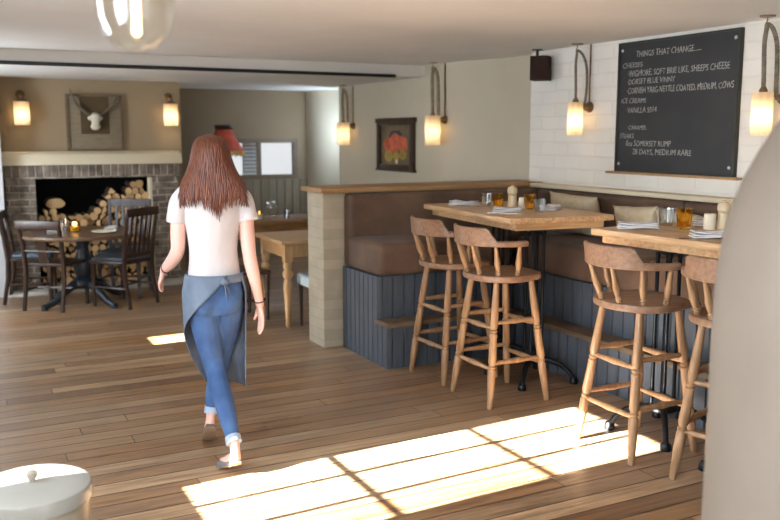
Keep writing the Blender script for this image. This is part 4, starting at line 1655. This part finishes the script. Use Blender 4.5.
def wine_glass(x, y, label):
    b = B()
    b.lathe([(0.034, 0), (0.034, 0.002), (0.006, 0.006), (0.004, 0.01), (0.004, 0.075), (0.012, 0.085), (0.033, 0.11), (0.038, 0.14), (0.033, 0.18), (0.031, 0.18), (0.036, 0.14), (0.031, 0.112), (0.001, 0.09)], 18)
    tag(b.build('wine_glass', M['clear'], None, (x, y, 0.75)), label, 'glass')


wine_glass(2.80, 8.62, 'stemmed glass left of the jar candle on the far brown table')
wine_glass(3.0, 8.56, 'stemmed glass just right of the jar candle on the far brown table')
wine_glass(3.1, 8.66, 'stemmed glass third along on the far brown table')
tumbler('glass_tumbler', 3.17, 8.50, 0.75, 0.036, 0.1, M['clear'], 'clear tumbler at the right of the glasses on the far brown table')

# upholstered chair tucked behind the pillar
uc = thing('upholstered_chair', 'pale blue upholstered chair with dark legs partly behind the brick pillar', 'chair', (2.83, 6.62, 0), 0)
cushion_box((-0.21, -0.18, 0.36), (0.21, 0.2, 0.46), 0.03).build('seat', M['pale_blue'], uc)
b = B()
b.box((-0.21, -0.23, 0.36), (0.21, -0.15, 0.80)).bevel(0.03, 3)
b.build('backrest', M['pale_blue'], uc)
for x in (-0.18, 0.18):
    for y in (-0.18, 0.17):
        b = B()
        b.turned((x, y, 0), (x, y, 0.37), [(0, .012), (.5, .016), (1, .02)], 10)
        b.build('leg', M['dark_wood'], uc)

# standing lamp with coral shade, seen past the woman's head
fl = thing('standing_lamp', 'standing lamp with coral red bell shade and gold fringe behind the waitress', 'lamp', (3.07, 10.35, 0))
b = B()
b.lathe([(0.10, 1.69), (0.105, 1.66), (0.13, 1.60), (0.17, 1.53), (0.215, 1.46), (0.235, 1.42)], 28, cap=False)
solid(b.build('lamp_shade', M['red_shade'], fl), 0.004)
b = B()
b.lathe([(0.112, 1.685), (0.112, 1.735), (0.098, 1.74), (0.06, 1.738)], 28, cap=False)
solid(b.build('shade_collar', M['dark_wood'], fl), 0.004)
b = B()
for k in range(64):
    a = 2 * PI * k / 64
    b.tube([(0.236 * math.cos(a), 0.236 * math.sin(a), 1.43), (0.242 * math.cos(a), 0.242 * math.sin(a), 1.36 + 0.01 * (k % 3))], [0.009, 0.011], 5)
b.build('shade_fringe', M['gold'], fl)
b = B()
b.lathe([(0.14, 0), (0.14, 0.015), (0.05, 0.04), (0.018, 0.07), (0.016, 0.7), (0.026, 0.74), (0.016, 0.78), (0.014, 1.40), (0.02, 1.5)], 18)
b.build('lamp_stand', M['dark_wood'], fl)

# ------------------------------------------------------------------ enamel bin, near left
eb = thing('enamel_bin', 'round cream enamel bin with a lid in the near left corner', 'bin', (0.20, 3.03, 0))
b = B()
b.lathe([(0.175, 0), (0.18, 0.006), (0.182, 0.40), (0.178, 0.404)], 48)
b.build('body', M['enamel'], eb)
b = B()
b.lathe([(0.184, 0.395), (0.192, 0.397), (0.193, 0.43), (0.188, 0.445), (0.17, 0.453), (0.10, 0.458), (0.001, 0.46)], 48)
b.build('lid', M['enamel_lid'], eb)
b = B()
b.lathe([(0.012, 0.459), (0.011, 0.468), (0.018, 0.474), (0.019, 0.492), (0.012, 0.497)], 16)
b.build('knob', M['knob_wood'], eb)


# ------------------------------------------------------------------ the waitress
wm = thing('person', 'woman walking away with long auburn hair, white t-shirt, blue jeans and grey wrap apron', 'person', (1.162, 4.15, 0), -math.atan2(0.2, 0.98))


def ell(c, rx, ry, n=24, p=1.0, tilt=0.0):
    out = []
    for k in range(n):
        a = 2 * PI * k / n
        x = rx * math.copysign(abs(math.cos(a)) ** p, math.cos(a))
        y = ry * math.copysign(abs(math.sin(a)) ** p, math.sin(a))
        out.append(Vector((c[0] + x, c[1] + y, c[2] + tilt * y)))
    return out


def spline(ctrl, per=6):
    """catmull-rom through (x,y,z,r...) tuples"""
    ctrl = [Vector(c) if len(c) <= 4 else c for c in ctrl]
    res = []
    n = len(ctrl)
    for i in range(n - 1):
        p0, p1, p2, p3 = ctrl[max(i - 1, 0)], ctrl[i], ctrl[i + 1], ctrl[min(i + 2, n - 1)]
        for k in range(per):
            q = k / per
            res.append([0.5 * (2 * b_ + (-a_ + c_) * q + (2 * a_ - 5 * b_ + 4 * c_ - d_) * q * q + (-a_ + 3 * b_ - 3 * c_ + d_) * q ** 3) for a_, b_, c_, d_ in zip(p0, p1, p2, p3)])
    res.append(list(ctrl[-1]))
    return res


def limb(b, ctrl, seg=14, grow=0.0, flat=None):
    s = spline(ctrl)
    b.tube([p[:3] for p in s], [max(0.002, p[3] + grow) for p in s], seg, flat=flat)


TORSO = [(0, 0.02, 0.80, 0.155, 0.10), (0, 0.01, 0.86, 0.162, 0.112), (0, 0.0, 0.92, 0.152, 0.105), (0, 0.0, 0.98, 0.132, 0.092), (0, 0.0, 1.04, 0.124, 0.088), (0, 0.005, 1.12, 0.134, 0.095),
         (0, 0.005, 1.20, 0.148, 0.10), (0, 0.0, 1.29, 0.158, 0.092), (0, -0.005, 1.345, 0.150, 0.075), (0, -0.005, 1.375, 0.105, 0.058), (0, 0.0, 1.40, 0.055, 0.05)]
ARM_L = [(-0.150, 0.0, 1.332, 0.050), (-0.180, 0.0, 1.265, 0.047), (-0.192, 0.005, 1.15, 0.043), (-0.198, 0.015, 1.06, 0.039), (-0.224, 0.08, 1.005, 0.036), (-0.254, 0.15, 0.965, 0.029), (-0.268, 0.185, 0.947, 0.025), (-0.273, 0.20, 0.939, 0.026)]
ARM_R = [(0.150, 0.0, 1.332, 0.050), (0.178, -0.01, 1.265, 0.047), (0.188, -0.03, 1.14, 0.043), (0.196, -0.05, 1.03, 0.039), (0.215, -0.05, 0.94, 0.037), (0.240, -0.035, 0.83, 0.028), (0.249, -0.03, 0.79, 0.025), (0.251, -0.028, 0.775, 0.026)]
LEG_L = [(-0.065, 0.01, 0.86, 0.088), (-0.065, 0.01, 0.76, 0.090), (-0.045, 0.02, 0.62, 0.078), (-0.022, 0.015, 0.50, 0.062), (-0.005, -0.02, 0.43, 0.058), (0.012, -0.10, 0.36, 0.058), (0.035, -0.19, 0.27, 0.052), (0.055, -0.275, 0.175, 0.038), (0.06, -0.30, 0.145, 0.034)]
LEG_R = [(0.070, 0.01, 0.86, 0.088), (0.070, 0.03, 0.76, 0.090), (0.062, 0.09, 0.63, 0.078), (0.045, 0.145, 0.52, 0.062), (0.032, 0.16, 0.45, 0.058), (0.012, 0.15, 0.38, 0.056), (-0.015, 0.13, 0.29, 0.047), (-0.030, 0.112, 0.215, 0.036), (-0.034, 0.108, 0.19, 0.033)]


def hand(b, wrist, dirv, side, palm_n, curl):
    """palm plus four fingers and thumb; side = direction towards the thumb"""
    d = Vector(dirv).normalized()
    n = Vector(palm_n)
    n = (n - d * n.dot(d)).normalized()
    s = Vector(side)
    s = (s - d * s.dot(d) - n * s.dot(n)).normalized()
    w = Vector(wrist)
    # palm as flattened loft
    rings = []
    for q, hw, th in ((0.0, 0.021, 0.017), (0.02, 0.027, 0.017), (0.045, 0.034, 0.015), (0.07, 0.037, 0.014), (0.086, 0.034, 0.011)):
        c = w + d * q
        rings.append([c + s * math.cos(2 * PI * k / 14) * hw + n * math.sin(2 * PI * k / 14) * th for k in range(14)])
    b.rings(rings)
    for k, (off, ln, r) in enumerate(((0.027, 0.068, 0.0085), (0.009, 0.077, 0.009), (-0.009, 0.072, 0.0085), (-0.026, 0.056, 0.0075))):
        p = w + d * 0.072 + s * off
        pts = [p]
        ang = 0.12
        for j, f in enumerate((0.16, 0.34, 0.28, 0.22)):
            dd = d * math.cos(ang) + n * math.sin(ang) + s * (off * 2.0)
            p = p + dd.normalized() * ln * f * 1.15
            pts.append(p.copy())
            ang += curl * (0.35 + 0.1 * k) if j else 0.05
        b.tube(pts, [r * 1.05, r, r, r * 0.92, r * 0.62], 9)
    p = w + d * 0.022 + s * 0.02 + n * 0.004
    pts = [p, p + (d * 0.6 + s * 0.75).normalized() * 0.032, p + (d * 0.6 + s * 0.75).normalized() * 0.032 + (d * 0.9 + s * 0.3 + n * 0.25).normalized() * 0.028,
           p + (d * 0.6 + s * 0.75).normalized() * 0.032 + (d * 0.9 + s * 0.3 + n * 0.25).normalized() * 0.05 + n * 0.006]
    b.tube(pts, [0.0135, 0.0115, 0.010, 0.0065], 9)


# body (one surface): torso, neck, head, arms, hands, lower legs and feet
b = B()
b.rings([ell(c[:3], c[3] - 0.012, c[4] - 0.012) for c in TORSO])
limb(b, [(0, 0.0, 1.33, 0.056), (0, 0.008, 1.38, 0.05), (0, 0.018, 1.44, 0.05)])
for c, r, sc in (((0, 0.015, 1.525), 0.088, (0.86, 1.05, 1.05)), ((0, 0.05, 1.465), 0.062, (0.9, 0.95, 1.05))):
    b.ball(c, r, 20, sc)
limb(b, [(0, 0.10, 1.525, 0.008), (0, 0.118, 1.50, 0.012), (0, 0.125, 1.485, 0.013)])       # nose
b.ball((0, 0.103, 1.448), 0.017, 12, (1.5, 0.7, 0.6))                                           # lips
for s in (-1, 1):
    b.ball((s * 0.078, 0.01, 1.505), 0.028, 12, (0.35, 0.7, 1.1))                               # ears
limb(b, ARM_L)
limb(b, ARM_R)
hand(b, (-0.274, 0.205, 0.936), (-0.16, 0.42, -0.5), (0.55, 0.8, 0.1), (0.75, -0.3, 0.0), 0.75)
hand(b, (0.251, -0.028, 0.775), (0.10, 0.06, -1.0), (-0.25, 0.95, 0), (-0.9, -0.25, 0), 0.35)
limb(b, LEG_L, grow=-0.010)
limb(b, LEG_R, grow=-0.010)
limb(b, [(0.058, -0.285, 0.16, 0.030), (0.061, -0.312, 0.115, 0.028), (0.060, -0.325, 0.085, 0.031)])
limb(b, [(0.063, -0.325, 0.085, 0.030), (0.045, -0.28, 0.075, 0.031), (0.022, -0.215, 0.040, 0.029), (0.0, -0.155, 0.024, 0.019)])
limb(b, [(-0.033, 0.11, 0.20, 0.029), (-0.038, 0.104, 0.165, 0.027), (-0.042, 0.098, 0.14, 0.03)])
limb(b, [(-0.042, 0.094, 0.14, 0.029), (-0.043, 0.13, 0.115, 0.031), (-0.044, 0.18, 0.068, 0.029), (-0.045, 0.225, 0.04, 0.018)])
wm.scale = (0.87, 0.95, 1.0)
body = b.build('body', M['skin'], wm)
remesh(body, 0.0055, 4)
for s in (-1, 1):
    b = B()
    b.ball((s * 0.032, 0.092, 1.517), 0.0125, 12)
    b.build('eye', M['eye'], wm)

# t-shirt
b = B()
TS = [(0, 0.0, 0.918, 0.150, 0.108), (0, 0.0, 0.95, 0.147, 0.106), (0, 0.0, 1.0, 0.139, 0.102), (0, 0.0, 1.06, 0.134, 0.099), (0, 0.003, 1.13, 0.143, 0.104), (0, 0.003, 1.2, 0.158, 0.107), (0, 0.0, 1.285, 0.166, 0.10),
      (0, -0.005, 1.34, 0.158, 0.084), (0, -0.006, 1.372, 0.116, 0.068), (0, -0.004, 1.392, 0.075, 0.06)]
rings = []
for c in TS:
    ring = ell(c[:3], c[3], c[4], 32)
    for v in ring:
        a = math.atan2(v.y, v.x)
        k = 1 + 0.030 * noise.noise(Vector((math.cos(a) * 2.2 + 3, math.sin(a) * 2.2, v.z * 7)))
        v.x *= k
        v.y *= k
    rings.append(ring)
b.rings(rings)
limb(b, [(-0.135, 0.0, 1.338, 0.053), (-0.178, 0.0, 1.296, 0.055), (-0.196, 0.0, 1.236, 0.054), (-0.202, 0.002, 1.198, 0.056)])
limb(b, [(0.135, 0.0, 1.338, 0.053), (0.176, -0.006, 1.296, 0.055), (0.192, -0.018, 1.236, 0.054), (0.199, -0.026, 1.198, 0.056)])
tee = b.build('t_shirt', M['tee'], wm)
remesh(tee, 0.007, 5)

# jeans
b = B()
b.rings([ell(c, rx, ry, 28) for c, rx, ry in (((0, 0.01, 0.74), 0.130, 0.095), ((0, 0.005, 0.79), 0.156, 0.112), ((0, 0.0, 0.85), 0.162, 0.118), ((0, 0.0, 0.90), 0.154, 0.110), ((0, 0.0, 0.935), 0.142, 0.102))])
for s in (-1, 1):
    b.ball((s * 0.062, -0.052, 0.815), 0.078, 18, (1, 0.92, 1.05))
limb(b, LEG_L[:-1])
limb(b, LEG_R[:-1])
jn = b.build('jeans', M['jeans'], wm)
remesh(jn, 0.0065, 4)
for pts, r in ((LEG_L[-2:], 0.043), (LEG_R[-2:], 0.041)):
    a, c = Vector(pts[0][:3]), Vector(pts[1][:3])
    b = B()
    d = (c - a).normalized()
    b.tube([a - d * 0.012, a + d * 0.022], [r, r + 0.001], 18)
    b.build('jeans_cuff', M['jeans_cuff'], jn)

# apron: wraps the front and left, leaving the right back open
prof_z = [0.945, 0.90, 0.85, 0.78, 0.70, 0.62, 0.54, 0.46, 0.38]


def apr(z, phi):
    """phi measured from straight ahead (+y), positive to the right (+x)"""
    t = (0.945 - z) / 0.565
    if z > 0.85:
        q = (0.945 - z) / 0.095
        rx, ry = 0.158 + 0.020 * q, 0.120 + 0.022 * q
    else:
        q = min(1, (0.85 - z) / 0.47)
        rx, ry = 0.178 - 0.012 * q, 0.142 + 0.03 * q
    ry += 0.016 * math.exp(-((z - 0.80) / 0.08) ** 2)
    cy = 0.0 + 0.055 * t
    rip = 1 + 0.018 * math.sin(phi * 5 + z * 4) * t
    return Vector((rx * rip * math.sin(phi) + 0.0, cy + ry * rip * math.cos(phi), z))


def apr_edges(z):
    t = (0.945 - z) / 0.565
    # left edge runs from past centre back at the waist to the left side low down
    if t < 0.55:
        le = -math.radians(205 - (205 - 84) * (t / 0.55))
    else:
        le = -math.radians(84 - 56 * (t - 0.55) / 0.45)
    re = math.radians(118 - 22 * min(1, t * 1.3))
    return le, re


b = B()


def apf(u, v):
    z = 0.945 - 0.615 * v
    le, re = apr_edges(z)
    return apr(z, le + (re - le) * u)


b.surf(apf, 48, 26)
ap = b.build('apron', M['apron'], wm)
solid(ap, 0.005, 1)
b = B()
ring0, ring1 = [], []
for k in range(40):
    a = 2 * PI * k / 40
    ring0.append(Vector((0.160 * math.sin(a), 0.122 * math.cos(a), 0.905)))
    ring1.append(Vector((0.156 * math.sin(a), 0.119 * math.cos(a), 0.945)))
b.rings([ring0, ring1], cap=False)
solid(b.build('waist_tie', M['apron'], ap), 0.006, 1)
b = B()
b.ball((0.045, -0.125, 0.915), 0.018, 10, (1.4, 0.8, 0.9))
b.tube([(0.045, -0.13, 0.91), (0.05, -0.14, 0.87), (0.055, -0.145, 0.83)], [0.008, 0.011, 0.01], 6, flat=(1, 0.4))
b.tube([(0.045, -0.13, 0.91), (0.065, -0.138, 0.88), (0.075, -0.14, 0.85)], [0.008, 0.011, 0.01], 6, flat=(1, 0.4))
b.build('tie_knot', M['apron'], ap)

# shoes
for ctrl, tilt in (([(0.064, -0.340, 0.088), (0.058, -0.315, 0.066), (0.038, -0.26, 0.050), (0.018, -0.205, 0.024), (0.0, -0.16, 0.014), (-0.012, -0.13, 0.013)], 0),
                   ([(-0.043, 0.078, 0.138), (-0.043, 0.09, 0.115), (-0.044, 0.13, 0.086), (-0.045, 0.18, 0.044), (-0.046, 0.22, 0.022), (-0.046, 0.245, 0.014)], 1)):
    b = B()
    wd2 = [0.022, 0.034, 0.034, 0.042, 0.038, 0.012]
    hh = [0.026, 0.032, 0.022, 0.026, 0.024, 0.010]
    rings = []
    for i, p in enumerate(ctrl):
        p = Vector(p)
        t = (Vector(ctrl[min(i + 1, 5)]) - Vector(ctrl[max(i - 1, 0)])).normalized()
        s = t.cross(Vector((0, 0, 1))).normalized()
        n = s.cross(t)
        ring = []
        for k in range(16):
            a = 2 * PI * k / 16
            ring.append(p + s * math.cos(a) * wd2[i] + n * max(-0.011, math.sin(a) * hh[i]))
        rings.append(ring)
    b.rings(rings)
    sh = b.build('shoe', M['shoe'], wm)
    b = B()
    rings = []
    for i, p in enumerate(ctrl):
        p = Vector(p)
        t = (Vector(ctrl[min(i + 1, 5)]) - Vector(ctrl[max(i - 1, 0)])).normalized()
        s = t.cross(Vector((0, 0, 1))).normalized()
        n = s.cross(t)
        w = wd2[i] * 1.04
        rings.append([p + s * w - n * 0.0095, p + s * w - n * 0.0125, p - s * w - n * 0.0125, p - s * w - n * 0.0095])
    b.rings(rings)
    b.build('sole', M['sole'], sh)

# hair: long, straight, over the upper back, built from a cap and many locks
b = B()
HR = [((0, 0.01, 1.622), 0.02, 0.02), ((0, 0.008, 1.612), 0.052, 0.058), ((0, 0.004, 1.588), 0.078, 0.092), ((0, -0.002, 1.555), 0.092, 0.102), ((0, -0.010, 1.515), 0.100, 0.100), ((0, -0.024, 1.475), 0.112, 0.088),
      ((0, -0.042, 1.435), 0.130, 0.070), ((0, -0.060, 1.395), 0.152, 0.054), ((0, -0.076, 1.355), 0.166, 0.040), ((0, -0.090, 1.315), 0.135, 0.024)]
b.rings([ell(c, rx, ry, 36) for c, rx, ry in HR])
rr = random.Random(11)
for k in range(330):
    a = PI + PI * (k + rr.random()) / 330          # around the back from left to right
    a += rr.uniform(-0.03, 0.03)
    front = rr.random() < 0.16
    if front:
        a = PI + (rr.uniform(-0.5, 0.05) if rr.random() < 0.5 else PI + rr.uniform(-0.05, 0.5))
    end = rr.uniform(-0.045, 0.045) - 0.07 * math.exp(-((math.cos(a) - 0.05) / 0.25) ** 2)
    ctrl = []
    for i, (c, rx, ry) in enumerate(HR[1:]):
        f = 1.01 + rr.uniform(-0.012, 0.02)
        z = c[2]
        if i >= 7:
            z += end * (0.5 if i == 7 else 1.0)
        x = c[0] + rx * f * math.cos(a)
        y = c[1] + ry * f * math.sin(a) if math.sin(a) < 0.3 else c[1] + ry * math.sin(a)
        if i == 8:
            x = (0.158 + 0.02 * rr.random()) * math.cos(a) + rr.uniform(-.012, .012)
            y = -0.085 + 0.02 * math.sin(a) - 0.012 * rr.random()
        ctrl.append((x, y, z, (0.003, 0.005, 0.006, 0.0065, 0.007, 0.007, 0.0065, 0.005, 0.001)[i]))
    s = spline(ctrl, 4)
    b.tube([p[:3] for p in s], [max(0.001, p[3]) for p in s], 6)
hair = b.build('hair', M['hair'], wm, sharp=2.5)
hair.scale = (1.04, 1.05, 1.0)
# bracelets
for c, d in (((-0.262, 0.170, 0.955), (-0.38, 0.9, -0.47)), ((0.249, -0.031, 0.795), (0.15, 0.1, -1))):
    q = Vector(d).to_track_quat('Z', 'Y').to_matrix().to_4x4()
    b = B()
    pts = [Matrix.Translation(c) @ q @ Vector((0.0285 * math.cos(2 * PI * k / 24), 0.0285 * math.sin(2 * PI * k / 24), 0)) for k in range(25)]
    b.tube(pts, 0.003, 6)
    b.build('bracelet', M['black_cord'], wm)
